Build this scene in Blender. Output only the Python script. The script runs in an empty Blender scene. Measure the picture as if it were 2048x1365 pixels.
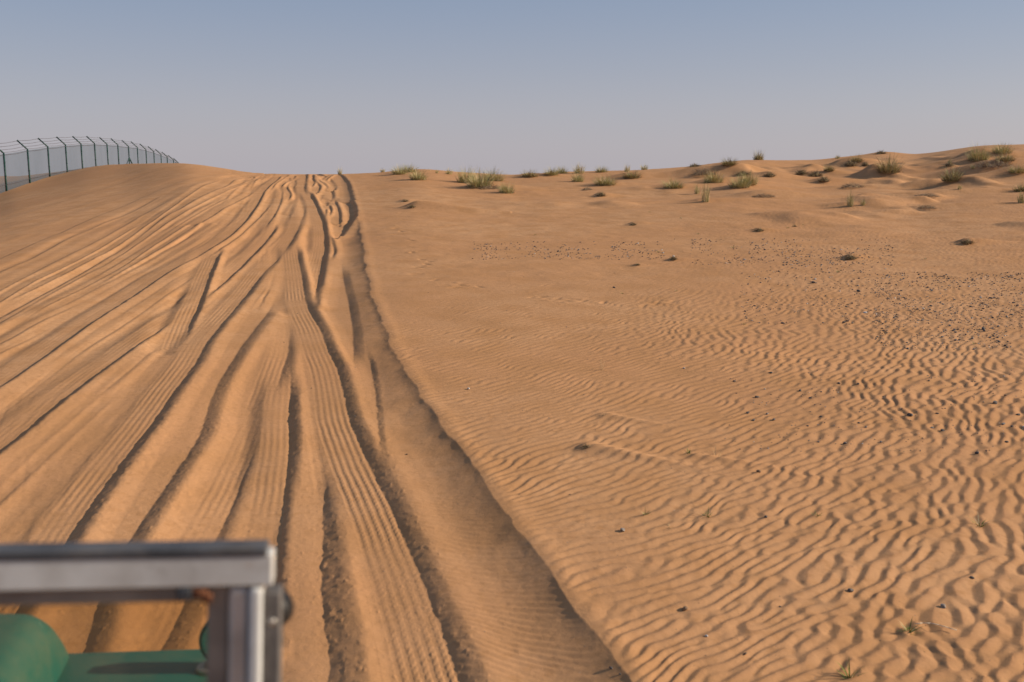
import bpy, bmesh, math, random
import numpy as np
from mathutils import Vector, Matrix, noise as mnoise
R = math.radians
random.seed(7); rng = np.random.default_rng(11)
SC = bpy.context.scene
COL = SC.collection

# ------------------------------------------------------------------ camera
F = 1991.0; CX = 1024.0; CY = 682.5; HC = 2.4
PITCH = 9.48
cam_d = bpy.data.cameras.new('camera'); cam = bpy.data.objects.new('camera', cam_d); COL.objects.link(cam)
cam_d.sensor_width = 36.0; cam_d.lens = 35.0
cam_d.clip_start = 0.05; cam_d.clip_end = 20000
cam_d.dof.use_dof = True; cam_d.dof.focus_distance = 14.0; cam_d.dof.aperture_fstop = 3.9
cam.location = (0, 0, HC); cam.rotation_euler = (R(90 - PITCH), 0, 0)
SC.camera = cam

# ------------------------------------------------------------------ light
SUN_EL, SUN_AZ = 23.5, 86.0          # azimuth clockwise from the view direction (+Y)
w = bpy.data.worlds.new('World'); SC.world = w; w.use_nodes = True
nt = w.node_tree; nt.nodes.clear()
out = nt.nodes.new('ShaderNodeOutputWorld'); bg = nt.nodes.new('ShaderNodeBackground')
sky = nt.nodes.new('ShaderNodeTexSky'); sky.sky_type = 'NISHITA'; sky.sun_disc = False
sky.sun_elevation = R(SUN_EL); sky.sun_rotation = R(SUN_AZ)
sky.air_density = 1.0; sky.dust_density = 2.0; sky.ozone_density = 1.5; sky.altitude = 0
SKY_STR = 0.09
bg.inputs['Strength'].default_value = SKY_STR
tc = nt.nodes.new('ShaderNodeTexCoord'); sp = nt.nodes.new('ShaderNodeSeparateXYZ')
nt.links.new(tc.outputs['Generated'], sp.inputs[0])
ramp = nt.nodes.new('ShaderNodeValToRGB'); nt.links.new(sp.outputs['Z'], ramp.inputs[0])
def lin(r, g, b):
    f = lambda c: (c/255)/12.92 if c/255 <= .04045 else ((c/255+.055)/1.055)**2.4
    return (f(r), f(g), f(b))
EXPO = 0.66
K = 1.0/(SKY_STR*2**EXPO)
er = ramp.color_ramp; er.interpolation = 'B_SPLINE'
def hz(p, c):
    e = er.elements.new(p); e.color = (*[v for v in lin(*c)], 1)
er.elements[0].position = 0.0; er.elements[0].color = (*lin(190, 184, 191), 1)
er.elements[1].position = 1.0; er.elements[1].color = (*lin(104, 124, 156), 1)
hz(.04, (181, 177, 187)); hz(.10, (161, 164, 181)); hz(.17, (137, 151, 177)); hz(.24, (127, 144, 172)); hz(.45, (118, 137, 166))
mul = nt.nodes.new('ShaderNodeVectorMath'); mul.operation = 'SCALE'; mul.inputs['Scale'].default_value = K
nt.links.new(ramp.outputs[0], mul.inputs[0])
mix = nt.nodes.new('ShaderNodeMixRGB'); mix.inputs[0].default_value = 0.80     # dust layer over the clear sky
nt.links.new(sky.outputs[0], mix.inputs[1]); nt.links.new(mul.outputs[0], mix.inputs[2])
nt.links.new(mix.outputs[0], bg.inputs['Color']); nt.links.new(bg.outputs[0], out.inputs[0])
sd = bpy.data.lights.new('sun', 'SUN'); so = bpy.data.objects.new('sun', sd); COL.objects.link(so)
sd.energy = 3.6; sd.angle = R(0.6); sd.color = (1.0, 0.86, 0.67)
dirv = Vector((math.sin(R(SUN_AZ))*math.cos(R(SUN_EL)), math.cos(R(SUN_AZ))*math.cos(R(SUN_EL)), math.sin(R(SUN_EL))))
so.rotation_euler = dirv.to_track_quat('Z', 'Y').to_euler(); so.location = (40, 5, 20)
vs = SC.view_settings; vs.view_transform = 'Standard'; vs.look = 'None'; vs.exposure = EXPO; vs.gamma = 1

# ------------------------------------------------------------------ numpy noise
def _hash(ix, iy, seed):
    n = (ix.astype(np.int64)*374761393 + iy.astype(np.int64)*668265263 + seed*1442695041) & 0xffffffff
    n = ((n ^ (n >> 13))*1274126177) & 0xffffffff
    n = n ^ (n >> 16)
    return (n & 0xffff).astype(np.float32)/65535.0*2 - 1
def vn(x, y, s, seed=0):
    x = x/s; y = y/s
    ix = np.floor(x); iy = np.floor(y); fx = (x-ix).astype(np.float32); fy = (y-iy).astype(np.float32)
    fx = fx*fx*fx*(fx*(fx*6-15)+10); fy = fy*fy*fy*(fy*(fy*6-15)+10)
    a = _hash(ix, iy, seed); b = _hash(ix+1, iy, seed); c = _hash(ix, iy+1, seed); d = _hash(ix+1, iy+1, seed)
    return (a*(1-fx)+b*fx)*(1-fy)+(c*(1-fx)+d*fx)*fy
def fbm(x, y, s, o=3, seed=0):
    t = 0; a = 1
    for k in range(o):
        t = t + a*vn(x+17.3*k, y-9.1*k, s/2**k, seed+k); a *= .5
    return t
def ss(a, b, x):
    t = np.clip((x-a)/(b-a), 0, 1); return t*t*(3-2*t)

# ------------------------------------------------------------------ directions through the picture of the place
sp_, cp_ = math.sin(R(PITCH)), math.cos(R(PITCH))
def ray(px, py):
    u = (px-CX)/F; v = (CY-py)/F
    return np.array([u, cp_+v*sp_, -sp_+v*cp_])

# crest of the rise, direction by direction: (column, row, distance)
SKY = [(-900,395,40),(-300,392,46),(0,383,50.5),(17,377,50.8),(62,364,54.8),(102,353,59),(136,344,63),(166,337,66),(200,332,62),(250,329,54),
 (300,327,49),(350,327,46),(370,327.5,45),(430,335,43),(500,344.5,42),(560,347.5,42),(620,348.5,42),(700,348.5,43),(760,345,44),(800,341,44),(835,339,44),(880,341,45),(920,344,45),
 (1030,349,44),(1100,346,45),(1200,343,46),(1320,338,47),(1400,331,49),(1450,325,51),(1500,320.5,52),(1560,321,53),(1620,321,56),(1700,313,60),(1770,307,62),(1830,309,62),
 (1880,303,60),(1920,297,59),(1960,292,58),(2048,289,58),(2300,283,58),(3200,300,50)]
_az, _el, _rc = [], [], []
for px, py, rc in SKY:
    d = ray(px, py); _az.append(math.atan2(d[0], d[1])); _el.append(d[2]/math.hypot(d[0], d[1])); _rc.append(rc)
_az = np.array([-math.pi]+_az+[math.pi]); _el = np.array([-.02]+_el+[-.02]); _rc = np.array([40.]+_rc+[40.])
# densify with smoothing
AZT = np.linspace(-math.pi, math.pi, 20001)
def smooth(a, n):
    k = np.hanning(n); k /= k.sum(); return np.convolve(np.pad(a, n//2, mode='edge'), k, 'valid')[:len(a)]
def cubic(xq, x, y):
    m = np.gradient(y, x); sl_ = np.diff(y)/np.diff(x)
    for i in range(1, len(x)-1):
        if sl_[i-1]*sl_[i] <= 0: m[i] *= .4
    k = np.clip(np.searchsorted(x, xq)-1, 0, len(x)-2); h = x[k+1]-x[k]; t = (xq-x[k])/h
    return (2*t**3-3*t**2+1)*y[k]+(t**3-2*t**2+t)*h*m[k]+(-2*t**3+3*t**2)*y[k+1]+(t**3-t**2)*h*m[k+1]
EL0 = smooth(cubic(AZT, _az, _el), 61)
ELT = EL0.copy(); RCT = smooth(np.interp(AZT, _az, _rc), 501)
SLOPE = math.tan(R(3.02))
# ground behind the fence on the far left
_b = []
for px, py in ((-400, 362), (0, 357.5), (61, 351), (102, 345.5), (135, 341), (166, 338), (230, 345), (300, 352)):
    d = ray(px, py); _b.append((math.atan2(d[0], d[1]), d[2]/math.hypot(d[0], d[1])))
B_az = np.array([-1.2]+[q[0] for q in _b]+[0.]); B_el = np.array([-.02]+[q[1] for q in _b]+[-.06])

def base_z(x, y):
    r = np.hypot(x, y); a = np.arctan2(x, y)
    el = np.interp(a, AZT, ELT); rc = np.interp(a, AZT, RCT)
    pl = SLOPE*y
    pl = np.where(y < -20, -20*SLOPE, pl)
    zc = HC + rc*el - 0.03
    u = np.clip((r-9)/(rc-9), 0, 1)
    pc = SLOPE*rc*np.cos(a)                      # the plane's height at the crest
    q = u*u*u*(4-3*u)
    z = np.where(r < rc, np.minimum(pl, 30) + (zc-pc)*q, 0)
    # round the top off just before the crest, then fall away
    over = np.maximum(r-(rc-3.0), 0)
    z = z - 0.0
    slope_in = SLOPE*np.cos(a)
    beyond = zc + slope_in*np.minimum(r-rc, 0)
    x1 = np.maximum(r-rc, 0)
    drop = np.where(x1 < 4, slope_in*x1 - (slope_in+.13)/8*x1*x1, slope_in*4-(slope_in+.13)*2 - .13*(x1-4))
    floor_ = -2.5
    zb = np.maximum(zc+drop, floor_ + 0*x1)
    z = np.where(r < rc, z, zb)
    # second, lower dune behind the fence
    be = np.interp(a, B_az, B_el)
    z2 = HC + 88*be - 0.0009*(r-88)**2
    z = np.where((r > rc+1.5), np.maximum(z, np.minimum(z2, HC+r*be)), z)
    return z
# correct the crest so that the outline comes out right
for _ in range(3):
    rr = np.linspace(20, 75, 221)
    sel = np.arange(6500, 13500, 10)
    aa = AZT[sel]
    X = rr[None, :]*np.sin(aa)[:, None]; Y = rr[None, :]*np.cos(aa)[:, None]
    Z = base_z(X, Y)
    lim = rr[None, :] < RCT[sel][:, None]+6
    e = np.where(lim, (Z-HC)/rr[None, :], -9).max(1)
    tgt = EL0[sel]
    err = smooth(tgt-e, 15)
    ELT = ELT + np.interp(AZT, aa, err, left=0, right=0)

def ground_hit(px, py, hf=None):
    hf = hf or base_z
    d = ray(px, py); t = np.geomspace(2.2, 78, 5000)
    X = d[0]*t; Y = d[1]*t; Z = HC+d[2]*t
    g = hf(X, Y); dif = Z-g
    k = np.argmax(dif < 0)
    if dif[k] >= 0:
        k = int(np.argmin(np.where(t < 70, dif/t, 9)))
    return X[k], Y[k]

# ------------------------------------------------------------------ the sheet of sand: polar grid round the viewpoint
NT_D, NR_D = 1800, 1500
th_mid = np.linspace(R(-46), R(46), NT_D)
g = np.geomspace(R(.06), R(14), 60); g = np.cumsum(g*(R(134)-.0)/g.sum())
th = np.concatenate([-(R(46)+g[::-1]), th_mid, R(46)+g])[1:]
th[0] = -R(180)+1e-4+ (th[1]+R(180))*0 ; th = th[:-1]
th = np.concatenate([th]); NT = len(th)
r_in = np.geomspace(2.3, 85, NR_D)
rad = np.concatenate([np.array([.25, .6, 1.0, 1.4, 1.8, 2.1]), r_in, np.geomspace(90, 4000, 40)]); NR = len(rad)
TH, RR = np.meshgrid(th, rad); 
X = (RR*np.sin(TH)); Y = (RR*np.cos(TH))
Z = base_z(X, Y).astype(np.float64)
Xf = X.astype(np.float32); Yf = Y.astype(np.float32)
DR = np.gradient(rad)[:, None]

# large soft relief
near = (RR < 120)
soft = np.zeros_like(Z)
i1 = np.searchsorted(rad, 110)
i0 = 0
xs, ys = Xf[:i1], Yf[:i1]; rs = RR[:i1].astype(np.float32); ts = TH[:i1].astype(np.float32)
zz = Z[:i1]
# outline of the graded track's right-hand bank
E_PX = [(1400,1600),(1255,1365),(1160,1230),(1070,1105),(990,990),(900,870),(840,790),(790,715),(760,640),(741,585),(727,500),(717,440),(709,400),(702,372),(692,352)]
E = np.array([ground_hit(*p) for p in E_PX]); eR = np.hypot(E[:,0],E[:,1]); eA = np.arctan2(E[:,0],E[:,1])
o_ = np.argsort(eR); eR = eR[o_]; eA = eA[o_]
eRd = np.geomspace(1, 100, 600); eAd = np.interp(np.log(eRd), np.log(eR), eA); eAd = smooth(eAd, 15)
azE = np.interp(rs, eRd, eAd)
dA = np.gradient(eAd, eRd); obl = 1/np.sqrt(1+(eRd*dA)**2)
sE = rs*(ts-azE)*np.interp(rs, eRd, obl)            # metres to the right of the bank's edge
sE = np.where(np.abs(ts) < 1.6, sE, np.sign(ts)*5)
right = ss(-.02, .5, sE)
farR = ss(16, 30, rs)*ss(0.5, 4, sE)
hum = fbm(xs, ys, 5.0, 3, 21)*.07 + np.maximum(fbm(xs, ys, 2.4, 3, 5), 0)**1.5*.22
hr = np.interp(ts, [-.1, .0, .15, .3, .5], [.0, .25, .55, 1.0, 1.1])
fade_crest = 1
rc_ = np.interp(ts, AZT, RCT)
zz += hum*ss(1.0, .78, rs/rc_)*farR*hr*ss(70, 60, rs)*ss(17,30,rs)
zz += fbm(xs, ys, 3.5, 3, 33)*.018*ss(3, 12, rs)
zz += fbm(xs, ys, .8, 2, 43)*.004*right + fbm(xs, ys, .30, 3, 47)*.0050*right*ss(11, 19, rs)*ss(60, 45, rs)

# bank
jit = vn(xs, ys, .12, 71)*.012+vn(xs, ys, .45, 72)*.03
sb = sE+jit
bankd = .062*ss(46, 38, rs)
fb = np.clip(-sb/.32, 0, 1)
prof = -bankd*(1-(1-fb)**1.65) + .008*np.exp(-((sb-.06)/.08)**2)*ss(45,35,rs)
T = np.zeros_like(zz)                                   # relief of the driven strip, replaced by every newer tyre
T_mask_left = ss(-.35, -.6, sE)

# ------------------------------------------------------------------ tyre tracks
tread_attr = np.zeros_like(zz)
def catmull(P, n=10):
    P = np.array(P, float); Q = np.vstack([2*P[0]-P[1], P, 2*P[-1]-P[-2]]); o = []
    for i in range(1, len(Q)-2):
        for k in range(n):
            t = k/n; a, b, c, d = Q[i-1], Q[i], Q[i+1], Q[i+2]
            o.append(.5*((2*b)+(-a+c)*t+(2*a-5*b+4*c-d)*t*t+(-a+3*b-3*c+d)*t**3))
    o.append(Q[-2]); return np.array(o)
def track(pts, w=.24, d=.05, wall=1.7, tread=0.0, left=.25, tail=.5, e0=False, e1=True, jn=1.0, sm=2.2):
    """pts: the foot of the right-hand wall. w floor width, d wall height, wall = run per rise."""
    global T
    d = d*.58; wall = wall*1.15
    pts = sorted(pts, key=lambda p: 0) if False else list(pts)
    if pts[0][1] < pts[-1][1]: pts = pts[::-1]; e0, e1 = e1, e0
    pp = catmull(pts, 8)
    G = np.array([ground_hit(*p) for p in pp])
    L = np.concatenate([[0], np.cumsum(np.hypot(*(G[1:]-G[:-1]).T))]); tot = L[-1]
    n = max(12, int(tot/.12)); s_ = np.linspace(0, tot, n)
    G = np.stack([np.interp(s_, L, G[:,0]), np.interp(s_, L, G[:,1])], 1)
    k = max(3, int(min(sm, 1.2)/(tot/n))|1); k = min(k, (n//3)|1)
    Gs = np.stack([smooth(G[:,0], k), smooth(G[:,1], k)], 1)
    k2 = max(3, int(sm/(tot/n))|1); k2 = min(k2, (n//2)|1)
    Gf = np.stack([smooth(G[:,0], k2), smooth(G[:,1], k2)], 1); wf_ = ss(9, 20, np.hypot(G[:,0], G[:,1]))[:, None]
    Gs = Gs*(1-wf_)+Gf*wf_
    Gs[0] = G[0]; Gs[-1] = G[-1]; G = Gs
    pad = w+left+.25+wall*d+tail
    gr = np.hypot(G[:,0],G[:,1]); ga = np.arctan2(G[:,0],G[:,1])
    D = np.full(xs.shape, 9., np.float32); S = np.full(xs.shape, 9., np.float32); U = np.zeros(xs.shape, np.float32)
    for i in range(len(G)-1):
        ra, rb = min(gr[i], gr[i+1])-pad, max(gr[i], gr[i+1])+pad
        pa = math.asin(min(.9, pad/max(gr[i], pad*1.2)))
        a0, a1 = min(ga[i], ga[i+1])-pa, max(ga[i], ga[i+1])+pa
        j0, j1 = np.searchsorted(rad[:i1], [ra, rb]); k0, k1 = np.searchsorted(th, [a0, a1])
        if j1 <= j0 or k1 <= k0: continue
        sl = (slice(j0, j1), slice(k0, k1))
        dx, dy = G[i+1]-G[i]; l2 = dx*dx+dy*dy; l = math.sqrt(l2)
        px_ = xs[sl]-G[i,0]; py_ = ys[sl]-G[i,1]
        t = np.clip((px_*dx+py_*dy)/l2, 0, 1)
        ex = px_-t*dx; ey = py_-t*dy; dd = np.hypot(ex, ey)
        sg = (px_*dy-py_*dx)/l
        m = dd < D[sl]
        D[sl] = np.where(m, dd, D[sl]); S[sl] = np.where(m, np.sign(sg)*dd, S[sl]); U[sl] = np.where(m, (i+t)*(tot/n), U[sl])
    m = D < pad
    s = S[m]; u = U[m]; x = xs[m]; y = ys[m]; r = rs[m]
    sc = np.clip(1.0+ (r-20)/60, 1, 1.5)               # the ruts deepen in the softer sand towards the crest
    lf = np.minimum(1, D[m]*0+1)
    en = np.ones_like(u)
    el_ = min(2.0, tot*.25)
    if e0: en = en*ss(0, el_, u)
    if e1: en = en*ss(0, el_, tot-u)
    s0 = s + .3*vn(x, y, .17, 4)*.009
    s = s + jn*(vn(x, y, .05, 3)*.006+vn(x, y, .17, 4)*.006+vn(x, y, .9, 6)*.006)
    dd = d*(1+.22*vn(x, y, 1.3, 9))
    a = wall*d
    fl = -.62*dd
    p = np.where(s <= -w, fl*(1-ss(-w, -w-left*1.5, s)) + .10*dd*np.exp(-((s+w+left)/.12)**2), fl)
    p = np.where((s > -.1*a), fl + (dd*.97)*(1-(1-np.clip((s+.1*a)/(1.1*a), 0, 1))**1.5), p)
    p = np.where(s > a, .35*dd*(1-ss(a, a+tail*.8, s)), p)
    cover = ss(-w-.12, -w*.85, s)*ss(a+tail*.35, a*.6, s)*en
    tr = 0
    if tread:
        inside = ss(-w, -w+.04, s)*ss(0.0, -.03, s)
        lateral = np.clip(1.6*np.sin(2*math.pi*(s0)/(.052)), -1, 1)
        chev = np.clip(1.5*np.sin(2*math.pi*(u+np.abs(((s0/.052)%1)-.5)*.06)/.06), -1, 1)*(lateral > 0)
        tr = tread*inside*(lateral*.0018*ss(34, 16, r) + chev*.0012*ss(12, 7, r))*(.6+.5*vn(x, y, .6, 12))
    crumb = np.maximum(vn(x, y, .035, 30)+.55*vn(x, y, .018, 31)-.5, 0)*.005*np.exp(-((s-a*.4)/(a*.8+.02))**2)*ss(14, 9, r)
    T[m] = T[m]*(1-cover) + (p*en + tr*en + crumb*en)
def tk(*a, **k): track(*a, **k)
FAN = [[(-80,545),(0,510),(92,472),(185,431),(264,401),(369,356),(445,345)],
 [(-60,665),(0,630),(92,577),(185,525),(264,477),(330,427),(400,389),(449,369),(528,348)],
 [(-60,708),(0,680),(106,628),(198,585),(290,535),(400,468),(461,430),(487,389),(508,356)],
 [(-60,790),(0,759),(79,706),(185,634),(290,567),(350,530),(409,496),(461,464),(500,425),(520,395),(560,352)],
 [(-60,925),(0,881),(115,792),(198,732),(245,700),(314,649),(403,587),(449,553),(500,506),(528,478),(553,438)],
 [(-40,1310),(35,1197),(112,1093),(185,986),(237,914),(297,838),(346,772),(392,713),(420,665),(467,609),(496,575),(528,536)],
 [(100,1420),(164,1300),(193,1191),(241,1085),(290,1013),(346,930),(400,848),(423,781),(459,717),(505,653),(538,609),(561,568)],
 [(250,1330),(308,1297),(360,1191),(416,1073),(462,986),(503,895),(526,832),(556,755),(577,690),(585,628)],
 [(540,1365),(553,1180),(557,1090),(563,1032),(575,945),(582,862),(580,806),(578,722)],
 [(790,1480),(770,1365),(735,1180),(705,1056),(680,960),(655,860),(640,800),(620,710),(600,640),(575,560)]]
def fanmix(a, b, q):
    o = []
    for P in (FAN[a], FAN[b]):
        P = np.array(P, float); L_ = np.concatenate([[0], np.cumsum(np.hypot(*(P[1:]-P[:-1]).T))]); t_ = np.linspace(0, L_[-1], 9)
        o.append(np.stack([np.interp(t_, L_, P[:,0]), np.interp(t_, L_, P[:,1])], 1))
    return o[0]*(1-q)+o[1]*q
# fine lengthwise lines left by many older tyres, following the fan
fr_ = rad[:i1]; AZK = []
for P in FAN:
    G = np.array([ground_hit(*p) for p in catmull(P, 6)]); gr_ = np.hypot(G[:,0], G[:,1]); ga_ = np.arctan2(G[:,0], G[:,1]); q = np.argsort(gr_)
    AZK.append(smooth(np.interp(fr_, gr_[q], ga_[q]), 41))
AZK = np.maximum.accumulate(np.array(AZK)+np.arange(len(AZK))[:, None]*1e-5, axis=0)
fco = np.stack([np.interp(ts[i], AZK[:, i], np.arange(len(FAN)), left=-1, right=len(FAN)) for i in range(i1)])
fco = np.where(fco < 0, 0-(AZK[0][:, None]-ts)*9, fco)
al_ = rs/2.2
spc = np.stack([np.interp(fco[i], np.arange(len(FAN)-1)+.5, np.diff(AZK[:, i]))*fr_[i] for i in range(i1)])      # metres between neighbouring lines
spc = np.clip(np.stack([smooth(spc[i], 61)[:NT] for i in range(i1)]), .05, 3)
lw = np.clip(spc/1.1, .18, 1.0)
ln = vn(fco, al_*.10, .42, 201)*1.0+vn(fco+3, al_*.16, .17, 202)*.7+vn(fco+7, al_*.2, .085, 203)*.5+vn(fco+5, al_*.3, .045, 204)*.35*ss(16, 8, rs)
ln = np.where(ln > .35, .35+(ln-.35)*.3, ln)
LINES = ln*.0115*lw**1.2*ss(-2, .3, fco)*ss(9.4, 8.6, fco)*ss(2.5, 4, rs)*(1+ss(10, 25, rs)*.8)*(1-.45*ss(5, 6.5, fco))
T += LINES*(.35+.65*ss(.3, 2.0, fco))
# faint old lines on the dune at the left
tk([(-60,425),(0,410),(132,374),(264,346)], w=.3, d=.025, wall=3.0, left=.5, tail=.8)
tk([(-60,452),(0,438),(119,402),(237,366),(303,344),(350,332)], w=.3, d=.035, wall=3.0, left=.5, tail=.8)
tk([(-80,478),(0,452),(140,415),(250,380),(330,352)], w=.3, d=.022, wall=3.0, left=.5, tail=.8)
tk([(-80,545),(0,510),(92,472),(185,431),(264,401),(369,356),(445,345)], w=.3, d=.05, wall=2.6, left=.5, tail=.8)
tk([(92,472),(185,453),(303,427),(360,410)], w=.3, d=.03, wall=3, left=.5, tail=.6, e0=True)
# the fan of tracks, oldest first
tk([(-60,615),(0,589),(79,559),(185,522),(240,490)], w=.3, d=.045, wall=2.3, tread=.6, left=.3)
tk([(-60,665),(0,630),(92,577),(185,525),(264,477),(330,427),(350,418),(400,389),(449,369),(473,354),(528,348)], w=.30, d=.06, wall=2.0, tread=.8, left=.3, e1=False)
tk([(-40,668),(40,628),(140,577),(230,528),(330,470),(420,415),(470,375),(508,352)], w=.24, d=.05, wall=2.2, tread=.5, left=.3, e1=False)
tk([(-60,708),(0,680),(106,628),(198,585),(290,535),(400,468),(461,430),(487,389),(508,356)], w=.26, d=.055, wall=1.8, tread=1., left=.25, e1=False)
tk([(10,698),(106,647),(150,616),(240,575),(330,520),(380,480),(430,440)], w=.2, d=.045, wall=1.8, tread=.7, left=.25, e0=True)
tk([(-20,650),(80,600),(190,545),(300,482),(350,452),(412,420),(461,389)], w=.18, d=.04, wall=1.9, left=.25, tread=.5)
tk([(-60,868),(0,828),(115,742),(173,700),(264,625),(355,551),(400,522)], w=.27, d=.065, wall=1.5, tread=1.0, left=.3)
tk([(-40,980),(0,950),(115,851),(198,788),(274,716),(300,690)], w=.26, d=.06, wall=1.9, left=.4)
tk([(-40,1090),(0,1046),(89,963),(158,881),(211,835),(250,795),(290,740)], w=.25, d=.07, wall=3.0, left=.5, tail=.6)
tk([(-60,1000),(0,925),(60,880),(150,800),(215,745)], w=.2, d=.03, wall=2.6, left=.3, e0=True)
tk([(255,1110),(300,1030),(350,950),(400,880),(420,840)], w=.12, d=.02, wall=2, left=.2)
tk([(297,1079),(323,1032),(363,980),(400,937),(450,870),(480,820)], w=.1, d=.022, wall=2, left=.2)
tk([(541,563),(513,614),(480,678),(455,712)][::-1], w=.2, d=.05, wall=1.0, left=.3, tail=.25, jn=2.)
for pts_ in ([(-30,612),(0,600),(92,560),(170,520),(240,482),(300,440),(340,412),(400,372),(440,355)],[(-30,668),(0,655),(110,600),(210,548),(300,495),(370,452),(430,402)],
             [(-30,742),(0,725),(100,668),(200,612),(300,548),(380,500)],[(-30,720),(0,706),(90,660),(180,618),(280,560),(360,510)],[(-30,800),(60,740),(150,680),(250,610),(330,560)],
             [(-20,862),(80,790),(160,730),(250,665),(320,610)],[(30,635),(130,590),(230,540),(330,486),(390,448),(440,410)],[(380,470),(430,436),(470,405),(500,375),(530,355)],
             [(500,470),(530,440),(556,410),(575,385),(590,362)],[(520,500),(560,465),(590,430),(604,400)]):
    tk(pts_, w=.11, d=.036, wall=1.6, left=.12, tail=.2, e0=True)
for pts_ in ([(470,1080),(520,960),(550,860),(565,790)],[(600,1130),(610,960),(608,850),(600,760)],[(705,1365),(692,1200),(676,1080),(665,980)],[(330,1080),(400,960),(450,870),(520,740)],[(440,1075),(490,960),(530,870)],[(620,1365),(625,1200),(628,1050)]):
    tk(pts_, w=.07, d=.020, wall=2.0, left=.12, tail=.2, e0=True)
rf = random.Random(41)
for a_ in range(9):
    for q in ((.1, .22, .34, .46, .58, .70, .82, .92) if a_ in (1, 2, 3, 4) else (.25, .5, .75)):
        P = fanmix(a_, a_+1, q+rf.uniform(-.07, .07)); i0_, i1_ = sorted(rf.sample(range(0, 9), 2))
        if i1_-i0_ < 4: i0_, i1_ = (0, 8) if rf.random() < .5 else (max(0, i0_-2), min(8, i0_+4))
        P = [(p[0]+rf.uniform(-3, 3), p[1]+rf.uniform(-2, 2)) for p in P[i0_:i1_+1]]
        tk(P, w=rf.uniform(.04, .16), d=rf.uniform(.022, .055)*(.6 if a_ > 4 else 1), wall=rf.uniform(1.5, 2.4), left=.15, tail=.2, e0=i0_ > 0, tread=rf.choice((0, 0, .6)), jn=.7)
# upper part near the crest
tk([(400,440),(450,410),(497,385),(540,362),(575,350)], sm=.7, w=.24, d=.06, wall=1.6, left=.3, e1=False)
tk([(425,500),(470,470),(505,440),(545,400),(566,372),(590,351)], sm=.7, w=.22, d=.06, wall=1.5, left=.3, e1=False)
tk([(455,520),(512,470),(548,425),(562,395),(567,368),(580,354)], sm=.7, w=.22, d=.07, wall=1.4, left=.3, tail=.3, e1=False)
tk([(565,463),(579,441),(581,413),(593,391),(600,378)], sm=.7, w=.24, d=.06, wall=1.3, tread=1., left=.2)
tk([(461,438),(475,425),(490,408),(505,395)], sm=.7, w=.26, d=.07, wall=1.3, tread=1., left=.2)
tk([(585,420),(600,390),(588,372),(598,352)], sm=.7, w=.2, d=.06, wall=1.4, left=.2)
tk([(640,396),(648,381),(645,368),(636,355)], sm=.7, w=.22, d=.07, wall=1.4, left=.2)
tk([(645,415),(662,395),(665,385),(660,374),(647,364),(635,358)], sm=.7, w=.3, d=.11, wall=1.5, tread=1.1, left=.2, tail=.3)
tk([(667,377),(675,367),(670,362),(655,352),(640,349)], sm=.7, w=.28, d=.10, wall=1.5, left=.2, tail=.25, e1=False)
tk([(679,465),(697,445),(711,428),(714,415),(703,404),(682,394),(665,388)], sm=.7, w=.32, d=.13, wall=1.3, tread=1.1, left=.25, tail=.3)
tk([(680,440),(679,420),(672,402),(668,392)], sm=.7, w=.2, d=.07, wall=1.5, left=.3)
tk([(633,383),(640,370),(628,358),(626,350)], sm=.7, w=.24, d=.08, wall=1.4, left=.2, e1=False)
tk([(710,398),(706,378),(693,360),(680,350)], sm=.7, w=.5, d=.07, wall=2.2, left=.3, e1=False)
for P in ([(574,398),(581,384),(574,370),(583,357)],[(598,402),(606,386),(600,372),(606,360)],[(560,372),(571,362),(585,354)],[(622,372),(629,362),(624,353)],[(650,358),(661,352),(668,349)],
          [(585,372),(592,364),(590,355)],[(540,378),(552,364),(570,352)],[(655,430),(662,418),(658,404)],[(640,440),(650,425),(652,412)],[(660,520),(668,500),(664,480),(656,460)],[(640,505),(628,470),(632,440)]):
    tk(P, w=.16, d=.075, wall=1.3, left=.15, tail=.2, sm=.6, e0=True)
# the long ones
tk([(-60,790),(0,759),(79,706),(185,634),(290,567),(350,530),(409,496),(461,464),(500,425),(520,395),(532,375),(560,352)], w=.30, d=.075, wall=1.4, tread=.5, left=.3, tail=.35, e1=False)
tk([(-60,925),(0,881),(115,792),(198,732),(245,700),(314,649),(403,587),(449,553),(500,506),(528,478),(548,453),(553,438)], w=.28, d=.085, wall=1.4, tread=.8, left=.35, tail=.35)
tk([(250,1330),(308,1297),(360,1191),(416,1073),(462,986),(503,895),(526,832),(556,755),(577,690),(585,628)], w=.26, d=.078, wall=2.5, left=.5, tread=.6, jn=.6)
tk([(130,1365),(164,1300),(193,1191),(241,1085),(290,1013),(346,930),(400,848),(423,781),(459,717),(505,653),(538,609),(561,568)], w=.25, d=.078, wall=2.7, left=.4, tail=.4, jn=.7)
tk([(367,678),(385,627),(402,588),(429,524),(437,502),(447,486)], w=.27, d=.085, wall=1.2, tread=1.3, left=.2, tail=.3)
tk([(545,1250),(553,1180),(557,1090),(563,1032),(575,945),(582,862),(580,806),(584,740),(578,722)], w=.26, d=.09, wall=1.6, tread=.5, left=.5, tail=.35)
tk([(-40,1310),(6,1241),(35,1197),(112,1093),(185,986),(237,914),(297,838),(346,772),(392,713),(420,665),(467,609),(496,575),(528,536),(568,496),(593,459),(609,417),(615,389),(609,375),(613,349)], w=.30, d=.078, wall=2.2, tread=1.0, left=.35, tail=.4, e1=False)
tk([(745,800),(722,776),(711,729),(708,665),(702,614),(688,550),(684,520)], w=.15, d=.06, wall=2.8, left=.4, tail=.35, jn=.5)
tk([(780,985),(764,910),(757,840),(752,770),(735,690)], w=.3, d=.03, wall=2.5, left=.4)
tk([(625,603),(630,583),(643,532),(651,488),(649,449),(637,415),(622,385),(614,377)], w=.30, d=.10, wall=1.6, tread=1.3, left=.25, tail=.3)
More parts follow.
